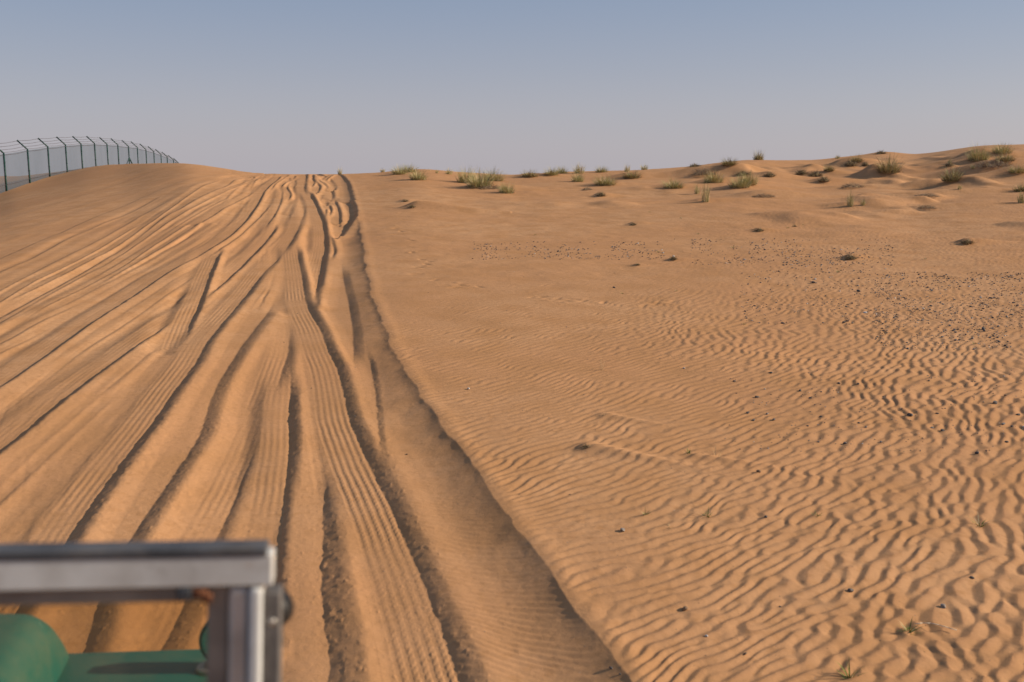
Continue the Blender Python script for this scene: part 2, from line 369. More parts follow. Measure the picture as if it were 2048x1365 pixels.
tk([(665,1500),(665,1365),(668,1255),(650,1193),(648,1110),(648,1032),(656,960),(656,905)], w=.2, d=.110, wall=2.3, left=.5, tail=.35, jn=1.4)
tk([(985,1480),(937,1361),(902,1267),(852,1142),(797,1017),(772,966),(743,912),(718,857),(702,822),(692,781),(679,729),(659,688),(641,645),(615,596),(608,560),(599,515),(593,480)], w=.31, d=.070, wall=2.3, tread=1.15, left=.3, tail=.22, jn=.8)

T += .42*LINES*ss(.2, 2.0, fco)
# shape of the driven strip: a low swale edge to edge plus wind ripples
inC = ss(-.05, -.5, sE)
zz += prof + T*ss(.08, -.12, sE)*ss(2.0, 3.0, rs)

# ------------------------------------------------------------------ wind ripples
def ripple_c(mask, ang, lam, spread, dl, seed, nw=26):
    rg = np.random.default_rng(seed)
    x = xs[mask].astype(np.float64); y = ys[mask].astype(np.float64)
    wx = x + .12*fbm(x, y, 1.3, 2, seed)+.030*vn(x, y, .20, seed+3); wy = y + .12*fbm(x, y, 1.3, 2, seed+9)+.030*vn(x, y, .20, seed+5)
    A = np.zeros(x.shape, np.complex64)
    for i in range(nw):
        an = ang + rg.normal(0, spread); k = 2*math.pi/(lam*(1+rg.normal(0, dl)))
        nx, ny = -math.sin(an), math.cos(an)
        A += np.exp(1j*(k*(nx*wx+ny*wy)+rg.uniform(0, 2*math.pi))).astype(np.complex64)
    return A/math.sqrt(nw)
def ripple_h(A, asym, mag0=.58):
    ph = (np.angle(A)/(2*math.pi)) % 1.0
    up = np.clip(ph/asym, 0, 1); dn = 1-np.clip((ph-asym)/(1-asym), 0, 1)
    lin_ = np.where(ph < asym, up**.85, dn); sm = lin_*lin_*(3-2*lin_)
    return (.6*lin_+.4*sm-.5)*np.clip(np.abs(A)/mag0, 0, 1)
def ripple_aa(mask, ang, lam):
    x = xs[mask]; y = ys[mask]; r_ = rs[mask]; rdx, rdy = x/r_, y/r_
    kr = 2*math.pi/lam*np.abs(-math.sin(ang)*rdx+math.cos(ang)*rdy)*r_*.0025
    kt = 2*math.pi/lam*np.abs(-math.sin(ang)*rdy-math.cos(ang)*rdx)*r_*.0009
    return ss(2.6, 1.3, kr)*ss(2.6, 1.3, kt)
def ripple_field(mask, ang, lam, spread, dl, amp, seed, nw=26, asym=.62):
    """narrow-band field whose phase gives crests that fork and end as real ripples do."""
    rg = np.random.default_rng(seed)
    x = xs[mask].astype(np.float64); y = ys[mask].astype(np.float64)
    wx = x + .10*fbm(x, y, 1.6, 2, seed)+.02*vn(x, y, .3, seed+3); wy = y + .10*fbm(x, y, 1.6, 2, seed+9)+.02*vn(x, y, .3, seed+5)
    A = np.zeros(x.shape, np.complex64)
    for i in range(nw):
        an = ang + rg.normal(0, spread); k = 2*math.pi/(lam*(1+rg.normal(0, dl)))
        nx, ny = -math.sin(an), math.cos(an)
        A += np.exp(1j*(k*(nx*wx+ny*wy)+rg.uniform(0, 2*math.pi))).astype(np.complex64)
    A /= math.sqrt(nw)
    ph = (np.angle(A)/(2*math.pi)) % 1.0
    mag = np.clip(np.abs(A)/.75, 0, 1)
    up = .5-.5*np.cos(math.pi*np.clip(ph/asym, 0, 1)); dn = .5+.5*np.cos(math.pi*np.clip((ph-asym)/(1-asym), 0, 1))
    h = np.where(ph < asym, up, dn)-.5
    rdx, rdy = x/np.hypot(x, y), y/np.hypot(x, y)
    kr = 2*math.pi/lam*np.abs(-math.sin(ang)*rdx+math.cos(ang)*rdy)*rs[mask]*.0025
    kt = 2*math.pi/lam*np.abs(-math.sin(ang)*rdy-math.cos(ang)*rdx)*rs[mask]*.0009
    al = ss(2.4, 1.2, kr)*ss(2.4, 1.2, kt)
    return h*mag*amp*al
fr = np.abs(ts) < R(48)
mR = (sE > -.1) & fr & (rs < 60)
xm, ym = xs[mR], ys[mR]
wB = ss(-.75, 1.0, vn(xm, ym, 2.2, 91)*.5 + (xm-1.6)*.35 - (ym-7)*.05)
cA = ripple_c(mR, R(46), .082, .15, .15, 5, 34); cB = ripple_c(mR, R(58), .112, .23, .14, 8, 34)
cM = (cA*(1-wB)+cB*wB)/np.sqrt((1-wB)**2+wB**2)
rg_ = ss(-.02, .12, sE[mR])*(.88+.25*vn(xm, ym, 1.1, 95))*(1-.40*ss(-.2, .6, fbm(xm, ym, 2.6, 2, 88))*ss(9, 14, rs[mR]))
rip_ = ripple_h(cM, .58)
zz[mR] += rip_*(.0106*(1-wB)+.0185*wB)*rg_*(1-(.42+.36*wB)*ss(7.5, 18, rs[mR]))*(ripple_aa(mR, R(47), .09)*(1-wB)+ripple_aa(mR, R(59), .12)*wB)

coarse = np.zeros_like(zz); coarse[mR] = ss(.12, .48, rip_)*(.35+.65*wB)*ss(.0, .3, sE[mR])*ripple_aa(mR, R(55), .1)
# finer ripples lying across the bank and the driven strip
mC = (sE < .1) & (sE > -1.3) & fr & (rs < 26)
zz[mC] += ripple_field(mC, R(-20), .047, .07, .09, .0034, 15, nw=18)*np.exp(-((sE[mC]+.32)/.33)**2)*ss(20, 9, rs[mC])
mD = (sE < -1.2) & fr & (rs < 30)
zz[mD] += ripple_field(mD, R(12), .075, .12, .1, .0012, 16, nw=14)*(.4+.6*vn(xs[mD], ys[mD], 1.4, 77))
# left dune: long low ripples
aL = np.arctan2(xs, ys)
mL = (ts < R(-10)) & fr & (rs > 12) & (rs < 60)
wl = ss(R(-9), R(-16), ts[mL])*ss(13, 19, rs[mL])*ss(.1, -.1, T[mL]**2*900-.3)
zz[mL] += 0.8*ripple_field(mL, R(-8), .16, .10, .12, .010, 19, nw=16)*wl

# ------------------------------------------------------------------ sand drifts, dents
def at(px, py): return ground_hit(px, py)
def hill(px, py, h, rx, ry, rot=0, tail=0.0):
    x0, y0 = at(px, py); c, s = math.cos(rot), math.sin(rot)
    pa = (max(rx, ry)*(3+2*tail)); r0 = math.hypot(x0, y0); a0 = math.atan2(x0, y0)
    j0, j1 = np.searchsorted(rad[:i1], [r0-pa, r0+pa]); da = math.asin(min(.9, pa/r0)); k0, k1 = np.searchsorted(th, [a0-da, a0+da])
    sl = (slice(j0, j1), slice(k0, k1))
    dx = xs[sl]-x0; dy = ys[sl]-y0; u = dx*c+dy*s; v = -dx*s+dy*c
    rxx = np.where(u > 0, rx*(1+tail*2), rx)
    zz[sl] += h*np.exp(-(u/rxx)**2-(v/(ry*np.where(u > 0, np.exp(-np.abs(u)/(rx*(2+3*tail))), 1)))**2)
HILLS = [  # column,row,height,rx,ry,rotation,tail
 (1178,897,.042,.09,.11,-.5,2.6),(1212,831,.022,.07,.08,-.5,2.2),(1395,912,.02,.06,.06,-.4,3),(838,417,.20,.40,.38,-.2,1.6),(812,404,.07,.2,.25,0,1),
 (980,378,.22,.8,.6,0,.5),(1020,384,.12,.5,.4,0,1.2),(1202,393,.14,.25,.3,0,1),(1411,404,.10,.5,.4,0,1),(1267,450,.07,.14,.15,0,1.5),(1408,350,.35,1.2,.9,0,.5),(1430,366,.18,.8,.6,0,.6),
 (1488,376,.16,.9,.6,0,.6),(1540,353,.2,.5,.5,0,.8),(1603,349,.16,.5,.5,0,1),(1632,353,.18,.6,.5,0,1),(1648,363,.16,.5,.4,0,1),(1660,342,.15,.5,.5,0,1),(1700,332,.22,.7,.6,0,1),
 (1730,332,.12,.4,.4,0,1),(1780,344,.25,.9,.8,0,1),(1762,308,.10,.6,.8,0,.8),(1904,361,.22,.8,.7,0,1.2),(1957,320,.3,1.2,.9,0,1),(1995,335,.35,1.6,1.0,0,.6),(2033,347,.25,.9,.8,0,.6),
 (1704,414,.12,.6,.5,0,1.4),(1708,376,.16,1.4,.7,0,.6),(1527,394,.15,.9,.5,0,.5),(1854,393,.14,1.2,.5,0,.5),(1853,417,.12,.9,.4,0,.5),(1935,487,.11,.22,.2,0,1),(1519,463,.07,.16,.15,0,1),(1701,518,.09,.16,.16,0,1),
 (1059,354,.15,.8,.6,0,.5),(1211,370,.12,.7,.6,0,.5),(1264,356,.25,.9,.7,0,.6),(1347,376,.14,.9,.6,0,.8),(1458,333,.2,1,.8,0,.5),(1347,519,.05,.13,.1,0,1.5),(1275,531,.04,.1,.1,0,1),
 (1800,365,-.28,3.2,1.6,.1,.3),(1120,392,-.06,2,1.2,0,0),(700,470,-.03,.5,1.5,0,0)]
for hh in HILLS: hill(*hh)
rnf = random.Random(5)
FOOT = [(890,571),(915,569),(928,573),(940,576),(962,574),(905,577),(1068,595),(1082,597),(1095,600),(1110,599),(1150,600),(1165,602),(1190,607),(1205,605),(1130,605),(1290,612),(1310,607),(1340,604),
        (845,520),(855,530),(862,525),(838,535),(820,505),(815,492),(822,480),(830,548),(850,550),(870,560),(795,470),(800,462),(788,455),(803,440),(795,428)]
for (a, b) in FOOT:
    hill(a+rnf.uniform(-3, 3), b+rnf.uniform(-1.5, 1.5), -rnf.uniform(.012, .022), .09, .05, rnf.uniform(0, 3), .1)
    hill(a+rnf.uniform(-3, 3), b+rnf.uniform(-3, 3), rnf.uniform(.006, .012), .07, .05, rnf.uniform(0, 3), .1)
for i in range(260):                                    # small lumps of crusted sand in the strip
    a, b = rnf.uniform(100, 900), rnf.uniform(560, 1360)
    hill(a, b, rnf.uniform(.002, .005), rnf.uniform(.006, .012), rnf.uniform(.006, .012))
zz += vn(xs, ys, .03, 50)*.0006*ss(12, 6, rs)
Z[:i1] = zz
Z[:7] = Z[7:8]*0 + SLOPE*Y[:7]-.1*(X[:7] < .9)

nv = NR*NT
co = np.empty((nv+1, 3), np.float32); co[:nv, 0] = X.ravel(); co[:nv, 1] = Y.ravel(); co[:nv, 2] = Z.ravel(); co[nv] = (0, 0, -.1)
I, J = np.meshgrid(np.arange(NR-1), np.arange(NT), indexing='ij'); J2 = (J+1) % NT
quads = np.stack([I*NT+J, I*NT+J2, (I+1)*NT+J2, (I+1)*NT+J], -1).reshape(-1, 4)[:, ::-1]
jj = np.arange(NT); tris = np.stack([np.full(NT, nv), (jj+1) % NT, jj], -1)[:, ::-1]
tris = tris[:, ::-1] if False else tris
me = bpy.data.meshes.new('desert_sand')
me.vertices.add(nv+1); me.vertices.foreach_set('co', co.ravel())
nl = quads.size+tris.size; me.loops.add(nl); me.loops.foreach_set('vertex_index', np.concatenate([quads.ravel(), tris.ravel()]).astype(np.int32))
npoly = len(quads)+len(tris); me.polygons.add(npoly)
starts = np.concatenate([np.arange(len(quads))*4, quads.size+np.arange(len(tris))*3]).astype(np.int32)
me.polygons.foreach_set('loop_start', starts)
me.polygons.foreach_set('use_smooth', np.ones(npoly, bool))
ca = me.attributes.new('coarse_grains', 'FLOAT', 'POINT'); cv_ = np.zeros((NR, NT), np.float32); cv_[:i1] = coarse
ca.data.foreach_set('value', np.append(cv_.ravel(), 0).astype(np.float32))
me.update(calc_edges=True); me.validate()
ground = bpy.data.objects.new('ground', me); COL.objects.link(ground)
ground['kind'] = 'structure'; ground['label'] = 'orange desert sand with wind ripples and a strip of crossing tyre tracks'

logr = np.log(rad)
def gz(x, y):
    r = np.hypot(x, y); a = np.arctan2(x, y)
    fi = np.interp(r, rad, np.arange(NR)); fj = np.interp(a, th, np.arange(NT))
    i = np.clip(fi.astype(int) if hasattr(fi, 'astype') else int(fi), 0, NR-2); j = np.clip(fj.astype(int) if hasattr(fj, 'astype') else int(fj), 0, NT-2)
    u = fi-i; v = fj-j
    return (Z[i, j]*(1-u)+Z[i+1, j]*u)*(1-v)+(Z[i, j+1]*(1-u)+Z[i+1, j+1]*u)*v
def place(px, py):
    x, y = ground_hit(px, py, gz); return float(x), float(y), float(gz(np.array([x]), np.array([y]))[0])

# ------------------------------------------------------------------ materials
def mat(name, base=(.5, .5, .5), rough=.7, metal=0.0, spec=.3):
    m = bpy.data.materials.new(name); m.use_nodes = True; b = m.node_tree.nodes['Principled BSDF']
    b.inputs['Base Color'].default_value = (*base, 1); b.inputs['Roughness'].default_value = rough
    b.inputs['Metallic'].default_value = metal; b.inputs['Specular IOR Level'].default_value = spec
    return m
def N(m, t, **kw):
    n = m.node_tree.nodes.new(t)
    for k, v in kw.items(): setattr(n, k, v)
    return n
def noise_mix(m, c1, c2, scale, lo=.35, hi=.65, detail=6, obj=False, rough=None, bump=0, bscale=200):
    t = m.node_tree; L = t.links; b = t.nodes['Principled BSDF']
    co = N(m, 'ShaderNodeTexCoord'); src = co.outputs['Object']
    n = N(m, 'ShaderNodeTexNoise'); n.inputs['Scale'].default_value = scale; n.inputs['Detail'].default_value = detail
    L.new(src, n.inputs['Vector'])
    r = N(m, 'ShaderNodeValToRGB'); r.color_ramp.elements[0].position = lo; r.color_ramp.elements[1].position = hi
    r.color_ramp.elements[0].color = (*c1, 1); r.color_ramp.elements[1].color = (*c2, 1)
    L.new(n.outputs['Fac'], r.inputs[0]); L.new(r.outputs[0], b.inputs['Base Color'])
    if bump:
        n2 = N(m, 'ShaderNodeTexNoise'); n2.inputs['Scale'].default_value = bscale; L.new(src, n2.inputs['Vector'])
        bp = N(m, 'ShaderNodeBump'); bp.inputs['Strength'].default_value = bump; bp.inputs['Distance'].default_value = .003
        L.new(n2.outputs['Fac'], bp.inputs['Height']); L.new(bp.outputs[0], b.inputs['Normal'])
    return m

sand = mat('sand', (.5, .27, .13), .95, spec=.08)
t = sand.node_tree; L = t.links; b = t.nodes['Principled BSDF']
tco = N(sand, 'ShaderNodeTexCoord'); P = tco.outputs['Object']
def noi(scale, detail=3, rough=.5):
    n = N(sand, 'ShaderNodeTexNoise'); n.inputs['Scale'].default_value = scale; n.inputs['Detail'].default_value = detail; n.inputs['Roughness'].default_value = rough
    L.new(P, n.inputs['Vector']); return n.outputs['Fac']
def mx(fac, a, b_, mode='MIX'):
    n = N(sand, 'ShaderNodeMixRGB', blend_type=mode)
    for i, v in ((0, fac), (1, a), (2, b_)):
        if isinstance(v, bpy.types.NodeSocket): L.new(v, n.inputs[i])
        elif i == 0: n.inputs[i].default_value = v
        else: n.inputs[i].default_value = (*v, 1)
    return n.outputs[0]
def rmp(src, a, c):
    n = N(sand, 'ShaderNodeMapRange'); n.inputs['From Min'].default_value = a; n.inputs['From Max'].default_value = c; L.new(src, n.inputs[0]); return n.outputs[0]
c = mx(rmp(noi(.22, 4), .38, .62), (.485, .250, .117), (.53, .291, .144))
c = mx(rmp(noi(1.7, 5), .42, .68), c, (.460, .238, .106))
c = mx(rmp(noi(14, 4), .50, .75), c, (.435, .226, .102))
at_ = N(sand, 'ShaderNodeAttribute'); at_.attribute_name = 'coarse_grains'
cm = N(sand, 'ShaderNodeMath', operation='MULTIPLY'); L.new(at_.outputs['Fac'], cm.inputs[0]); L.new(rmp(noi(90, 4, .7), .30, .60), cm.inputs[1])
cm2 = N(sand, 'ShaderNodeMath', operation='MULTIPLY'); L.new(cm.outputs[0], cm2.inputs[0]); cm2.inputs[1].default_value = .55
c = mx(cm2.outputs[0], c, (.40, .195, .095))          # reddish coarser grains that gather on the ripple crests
grain = rmp(noi(420, 2, .6), .30, .72)
c = mx(.42, c, mx(grain, (.62, .60, .58), (1.30, 1.30, 1.32)), 'MULTIPLY')
L.new(c, b.inputs['Base Color'])
bp = N(sand, 'ShaderNodeBump'); bp.inputs['Strength'].default_value = .55; bp.inputs['Distance'].default_value = .0022
L.new(noi(260, 3, .65), bp.inputs['Height'])
bp2 = N(sand, 'ShaderNodeBump'); bp2.inputs['Strength'].default_value = .22; bp2.inputs['Distance'].default_value = .02
L.new(noi(22, 5, .65), bp2.inputs['Height']); L.new(bp.outputs[0], bp2.inputs['Normal'])
L.new(bp2.outputs[0], b.inputs['Normal'])
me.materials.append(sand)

def tag(o, label=None, cat=None, group=None, kind=None):
    if label: o['label'] = label
    if cat: o['category'] = cat
    if group: o['group'] = group
    if kind: o['kind'] = kind
    return o
def mesh_obj(name, verts, faces, mats, parent=None, smooth_=True, midx=None):
    m = bpy.data.meshes.new(name); m.from_pydata([tuple(v) for v in verts], [], faces)
    for q in (mats if isinstance(mats, (list, tuple)) else [mats]): m.materials.append(q)
    if smooth_: m.polygons.foreach_set('use_smooth', [True]*len(m.polygons))
    if midx is not None: m.polygons.foreach_set('material_index', midx)
    m.update(); o = bpy.data.objects.new(name, m); COL.objects.link(o); o.parent = parent; return o
def bm_obj(name, bm, mats, parent=None, smooth_=False):
    m = bpy.data.meshes.new(name); bm.to_mesh(m); bm.free()
    for q in (mats if isinstance(mats, (list, tuple)) else [mats]): m.materials.append(q)
    if smooth_: m.polygons.foreach_set('use_smooth', [True]*len(m.polygons))
    o = bpy.data.objects.new(name, m); COL.objects.link(o); o.parent = parent; return o
def add_box(bm, x0, x1, y0, y1, z0, z1, bev=0, seg=2, mi=0, M=None):
    r = bmesh.ops.create_cube(bm, size=1); vs_ = r['verts']
    for v in vs_: v.co = Vector(((x0+x1)/2+v.co.x*(x1-x0), (y0+y1)/2+v.co.y*(y1-y0), (z0+z1)/2+v.co.z*(z1-z0)))
    fs = list({f for v in vs_ for f in v.link_faces}); es = list({e for v in vs_ for e in v.link_edges})
    for f in fs: f.material_index = mi
    if bev:
        q = bmesh.ops.bevel(bm, geom=es, offset=bev, segments=seg, profile=.5, affect='EDGES')
        for f in q['faces']: f.material_index = mi; f.smooth = True
        vs_ = list({v for f in q['faces'] for v in f.verts} | {v for v in vs_ if v.is_valid})
    if M is not None:
        for v in vs_: v.co = M @ v.co
    return vs_
def add_tube(bm, a, b_, r0, r1=None, n=8, mi=0, caps=True):
    a = Vector(a); b_ = Vector(b_); r1 = r0 if r1 is None else r1
    q = (b_-a).to_track_quat('Z', 'Y').to_matrix(); A, B = [], []
    for k in range(n):
        d = q @ Vector((math.cos(2*math.pi*k/n), math.sin(2*math.pi*k/n), 0))
        A.append(bm.verts.new(a+d*r0)); B.append(bm.verts.new(b_+d*r1))
    for k in range(n):
        f = bm.faces.new((A[k], A[(k+1) % n], B[(k+1) % n], B[k])); f.smooth = True; f.material_index = mi
    if caps:
        for f in (bm.faces.new(A[::-1]), bm.faces.new(B)): f.material_index = mi

# ------------------------------------------------------------------ fence
green_paint = noise_mix(mat('green_post_paint', (.02, .09, .07), .5), (.006, .032, .028), (.012, .055, .046), 3)
wire_m = mat('wire', (.12, .11, .12), .6, .5)
cloth = bpy.data.materials.new('wire_mesh_screen'); cloth.use_nodes = True; tt = cloth.node_tree; tt.nodes.clear()
o_ = tt.nodes.new('ShaderNodeOutputMaterial'); tr = tt.nodes.new('ShaderNodeBsdfTransparent'); df = tt.nodes.new('ShaderNodeBsdfDiffuse'); ms = tt.nodes.new('ShaderNodeMixShader')
df.inputs[0].default_value = (.085, .108, .14, 1)
tcn = tt.nodes.new('ShaderNodeTexCoord'); nn = tt.nodes.new('ShaderNodeTexNoise'); nn.inputs['Scale'].default_value = .9; nn.inputs['Detail'].default_value = 4
mp = tt.nodes.new('ShaderNodeMapping'); mp.inputs['Scale'].default_value = (1, 1, .35)
tt.links.new(tcn.outputs['Object'], mp.inputs[0]); tt.links.new(mp.outputs[0], nn.inputs['Vector'])
mr = tt.nodes.new('ShaderNodeMapRange'); mr.inputs['From Min'].default_value = .3; mr.inputs['From Max'].default_value = .75; mr.inputs['To Min'].default_value = .66; mr.inputs['To Max'].default_value = .52
tt.links.new(nn.outputs['Fac'], mr.inputs[0])
tt.links.new(mr.outputs[0], ms.inputs[0]); tt.links.new(tr.outputs[0], ms.inputs[1]); tt.links.new(df.outputs[0], ms.inputs[2]); tt.links.new(ms.outputs[0], o_.inputs[0])

BEND = [(7.4,306.6),(55,299),(95.5,293.6),(131,290),(162,288),(189,287),(214,288.6),(235.6,289.9),(257,293),(274.6,295.1),(291.8,299.2),(307.6,303.8),(321.9,309),(334.3,314),(347,320.5),(357,326)]
FY0 = 46.0
fence = bpy.data.objects.new('boundary_fence', None); COL.objects.link(fence)
posts = []
for i in range(-3, 22):
    fy = FY0*(1+.0793*i); fx = FY0*(-.5106-.0149*i)*.994
    j = min(max(i, 0), 15); py = BEND[j][1] + (0 if 0 <= i <= 15 else ((-i)*8.3 if i < 0 else (i-15)*7.5))
    px = CX+F*(fx/ (fy))*.985
    # row of the bend gives its height at that distance
    d = ray(BEND[j][0] if 0 <= i <= 15 else px, py); tt_ = fy/d[1]; zt = HC+d[2]*tt_
    if 0 <= i <= 15: fx = d[0]*tt_
    posts.append((fx, fy, zt))
fence.location = (posts[3][0], posts[3][1], posts[3][2]-1.85)
FL = Vector(fence.location)
tag(fence, 'green post fence with grey mesh screen and barbed wire arms running over the left dune', 'fence')
tang = Vector((posts[-1][0]-posts[0][0], posts[-1][1]-posts[0][1], 0)).normalized()
outw = Vector((-tang.y, tang.x, 0))       # away from the track
if outw.x > 0: outw = -outw
H_M = 1.8; ARM = Vector((outw.x*.42, outw.y*.42, .40))
tips = []
for k, (x, y, z) in enumerate(posts):
    bm = bmesh.new(); top = Vector((x, y, z))-FL; bot = Vector((x, y, z-H_M-.9))-FL
    add_tube(bm, bot, top, .038, n=10); add_tube(bm, top-Vector((0, 0, .01)), top+ARM, .036, .032, n=8)
    po = bm_obj('post', bm, green_paint, fence)
    cl = bmesh.new(); add_tube(cl, top+ARM-ARM*.02, top+ARM+ARM*.06, .045, n=8); bm_obj('cap', cl, green_paint, po)
    for q in (.4, 1.0, 1.45):
        cl = bmesh.new(); add_tube(cl, top-Vector((0, 0, q)), top-Vector((0, 0, q+.05)), .045, n=8); bm_obj('clamp', cl, green_paint, po)
    tips.append(top)
    if k > 0:
        a, b2 = tips[-2], tips[-1]; off = outw*.05
        n = 4; V = []; Fc = []
        for s in range(n+1):
            p = a.lerp(b2, s/n); sag = .02*math.sin(math.pi*s/n)
            V += [p+off-Vector((0, 0, .04+sag)), p+off-Vector((0, 0, H_M+.55))]
        for s in range(n): Fc.append((2*s, 2*s+2, 2*s+3, 2*s+1))
        mesh_obj('mesh_screen', V, Fc, cloth, fence)
for hgt in (('a', 1.0), ('a', .66), ('a', .33), ('z', .02), ('z', -.09), ('z', -1.42)):
    bm = bmesh.new()
    for k in range(len(tips)-1):
        for (s0, s1) in ((0, .5), (.5, 1)):
            def P_(s):
                p = tips[k].lerp(tips[k+1], s); p = p+(ARM*hgt[1] if hgt[0] == 'a' else Vector((0, 0, hgt[1]))); return p-Vector((0, 0, .03*math.sin(math.pi*s)))
            add_tube(bm, P_(s0), P_(s1), .010 if hgt[0] == 'a' else .009, n=5, caps=False)
    bm_obj('barbed_wire' if hgt[0] == 'a' else 'tension_wire', bm, wire_m, fence)
k = 3+8
for sgn, dd in ((1, 1.0), (-1, 1.0)):
    bm = bmesh.new(); p = tips[k]-Vector((0, 0, .85)); q = tips[k]+tang*(1.0*sgn)-outw*.6*sgn-Vector((0, 0, 2.6))
    add_tube(bm, p, q, .045, n=8); bm_obj('brace', bm, green_paint, fence)

# ------------------------------------------------------------------ plants
def leafmat(name, c1, c2, scale=9):
    m = noise_mix(mat(name, c1, .75, spec=.15), c1, c2, scale, .35, .65, 2)
    return m
M_green = leafmat('green_blades', (.27, .27, .10), (.42, .40, .17))
M_straw = leafmat('straw_blades', (.52, .41, .21), (.68, .56, .33))
M_dark = leafmat('dark_stems', (.07, .05, .03), (.20, .14, .08))
M_grey = leafmat('grey_twigs', (.22, .16, .11), (.36, .27, .19))
M_fresh = leafmat('fresh_green', (.10, .16, .03), (.19, .25, .06))
def blades(n, rad0, h, spread, wid, rgn, mats_w, lean=0.0, curve=.5, minh=.45, seg=3):
    V, Fc, MI = [], [], []
    for i in range(n):
        a = rgn.uniform(0, 2*math.pi); rr = rad0*math.sqrt(rgn.random()); bx, by = rr*math.cos(a), rr*math.sin(a)*.8
        az = a+rgn.gauss(0, .7); hh = h*rgn.uniform(minh, 1)*(1-.42*(rr/rad0)**2); tilt = spread*(rr/rad0*.7+.3*rgn.random())+rgn.gauss(0, .06)
        d = Vector((math.cos(az)*math.sin(tilt)+lean, math.sin(az)*math.sin(tilt), math.cos(tilt))).normalized()
        side = Vector((-math.sin(az+rgn.uniform(-1.2, 1.2)), math.cos(az), 0)).normalized()
        base = Vector((bx, by, -.03)); cv = curve*rgn.uniform(.3, 1.2); p = base.copy(); i0_ = len(V); dd = d.copy()
        for s in range(seg+1):
            ww = wid*(1-s/seg)**.7*.5+.0006
            V += [p-side*ww, p+side*ww]
            p = p+dd*hh/seg; dd = (dd+Vector((math.cos(az)*cv*.25, math.sin(az)*cv*.25, -cv*.16))).normalized()
        m_ = rgn.choices(range(len(mats_w)), mats_w)[0]
        for s in range(seg): Fc.append((i0_+2*s, i0_+2*s+1, i0_+2*s+3, i0_+2*s+2)); MI.append(m_)
    return V, Fc, MI
def twigs(n, rx, ry, h, rgn, mats_w, wid=.006):
    V, Fc, MI = [], [], []
    for i in range(n):
        a = rgn.uniform(0, 2*math.pi); rr = math.sqrt(rgn.random()); p = Vector((rx*rr*math.cos(a), ry*rr*math.sin(a), rgn.uniform(-.02, h*(1-rr)*.8)))
        az = rgn.uniform(0, 2*math.pi); el = rgn.uniform(-.1, .9); dd = Vector((math.cos(az)*math.cos(el), math.sin(az)*math.cos(el), math.sin(el)))
        ln = h*rgn.uniform(.3, .9); side = dd.cross(Vector((rgn.gauss(0, 1), rgn.gauss(0, 1), rgn.gauss(0, 1)))).normalized(); i0_ = len(V)
        for s in range(3):
            ww = wid*(1-s/2.2)*.5
            V += [p-side*ww, p+side*ww]; p = p+dd*ln/2; dd = (dd+Vector((rgn.gauss(0, .3), rgn.gauss(0, .3), rgn.gauss(0, .3)))).normalized()
        m_ = rgn.choices(range(len(mats_w)), mats_w)[0]
        for s in range(2): Fc.append((i0_+2*s, i0_+2*s+1, i0_+2*s+3, i0_+2*s+2)); MI.append(m_)
    return V, Fc, MI
KIND = {}
def proto(kind, variants): KIND[kind] = variants
def mk(name, parts):      # unlinked proto meshes, unit height 1 m
    ms_ = []
    for pn, (V, Fc, MI), mats_ in parts:
        m = bpy.data.meshes.new(name+'_'+pn); m.from_pydata([tuple(v) for v in V], [], Fc)
        for q in mats_: m.materials.append(q)
        m.polygons.foreach_set('material_index', MI); m.update(); ms_.append((pn, m))
    return ms_
rp = random.Random(3)
G3 = [M_green, M_straw, M_dark]
proto('green', [mk('tuft', [('blades', blades(420, .46, 1.0, .85, .016, rp, (6, 4.2, .3), minh=.35, curve=.7), G3), ('dead_base', twigs(200, .55, .45, .24, rp, (0, 2, 5), .016), G3)]) for _ in range(4)])
proto('sparse', [mk('tuft', [('blades', blades(120, .24, 1.0, .35, .020, rp, (4, 5, .3)), G3), ('dead_base', twigs(50, .28, .26, .14, rp, (0, 3, 4), .014), G3)]) for _ in range(3)])
proto('dark', [mk('tuft', [('blades', blades(420, .46, 1.0, .95, .017, rp, (3, 3.4, 2.6), curve=.6, minh=.3), G3), ('dead_base', twigs(260, .5, .42, .40, rp, (0, 1, 6), .02), G3)]) for _ in range(3)])
proto('clump', [mk('tuft', [('blades', twigs(520, .8, .65, 1.0, rp, (0, 2, 5), .045), G3)]) for _ in range(3)])
proto('brush', [mk('brush', [('blades', twigs(700, 1.9, 1.1, .9, rp, (0, 1, 5, 2), .026), [M_green, M_straw, M_grey, M_dark])]) for _ in range(3)])
proto('weed', [mk('weed', [('blades', blades(22, .06, 1.0, 1.15, .055, rp, (5, 2), curve=.9, minh=.4), [M_fresh, M_straw])]) for _ in range(4)])
proto('twig', [mk('twig', [('blades', blades(14, .3, 1.0, .7, .02, rp, (1, 3), curve=.5), [M_dark, M_straw])]) for _ in range(2)])
NAMES = {'green': 'grass_tuft', 'sparse': 'grass_tuft', 'dark': 'grass_tuft', 'clump': 'dead_clump', 'brush': 'dry_brush', 'weed': 'weed', 'twig': 'dead_twigs'}
CATS = {'green': 'grass tuft', 'sparse': 'grass tuft', 'dark': 'grass tuft', 'clump': 'dead plant', 'brush': 'dry shrub', 'weed': 'weed', 'twig': 'dead twigs'}
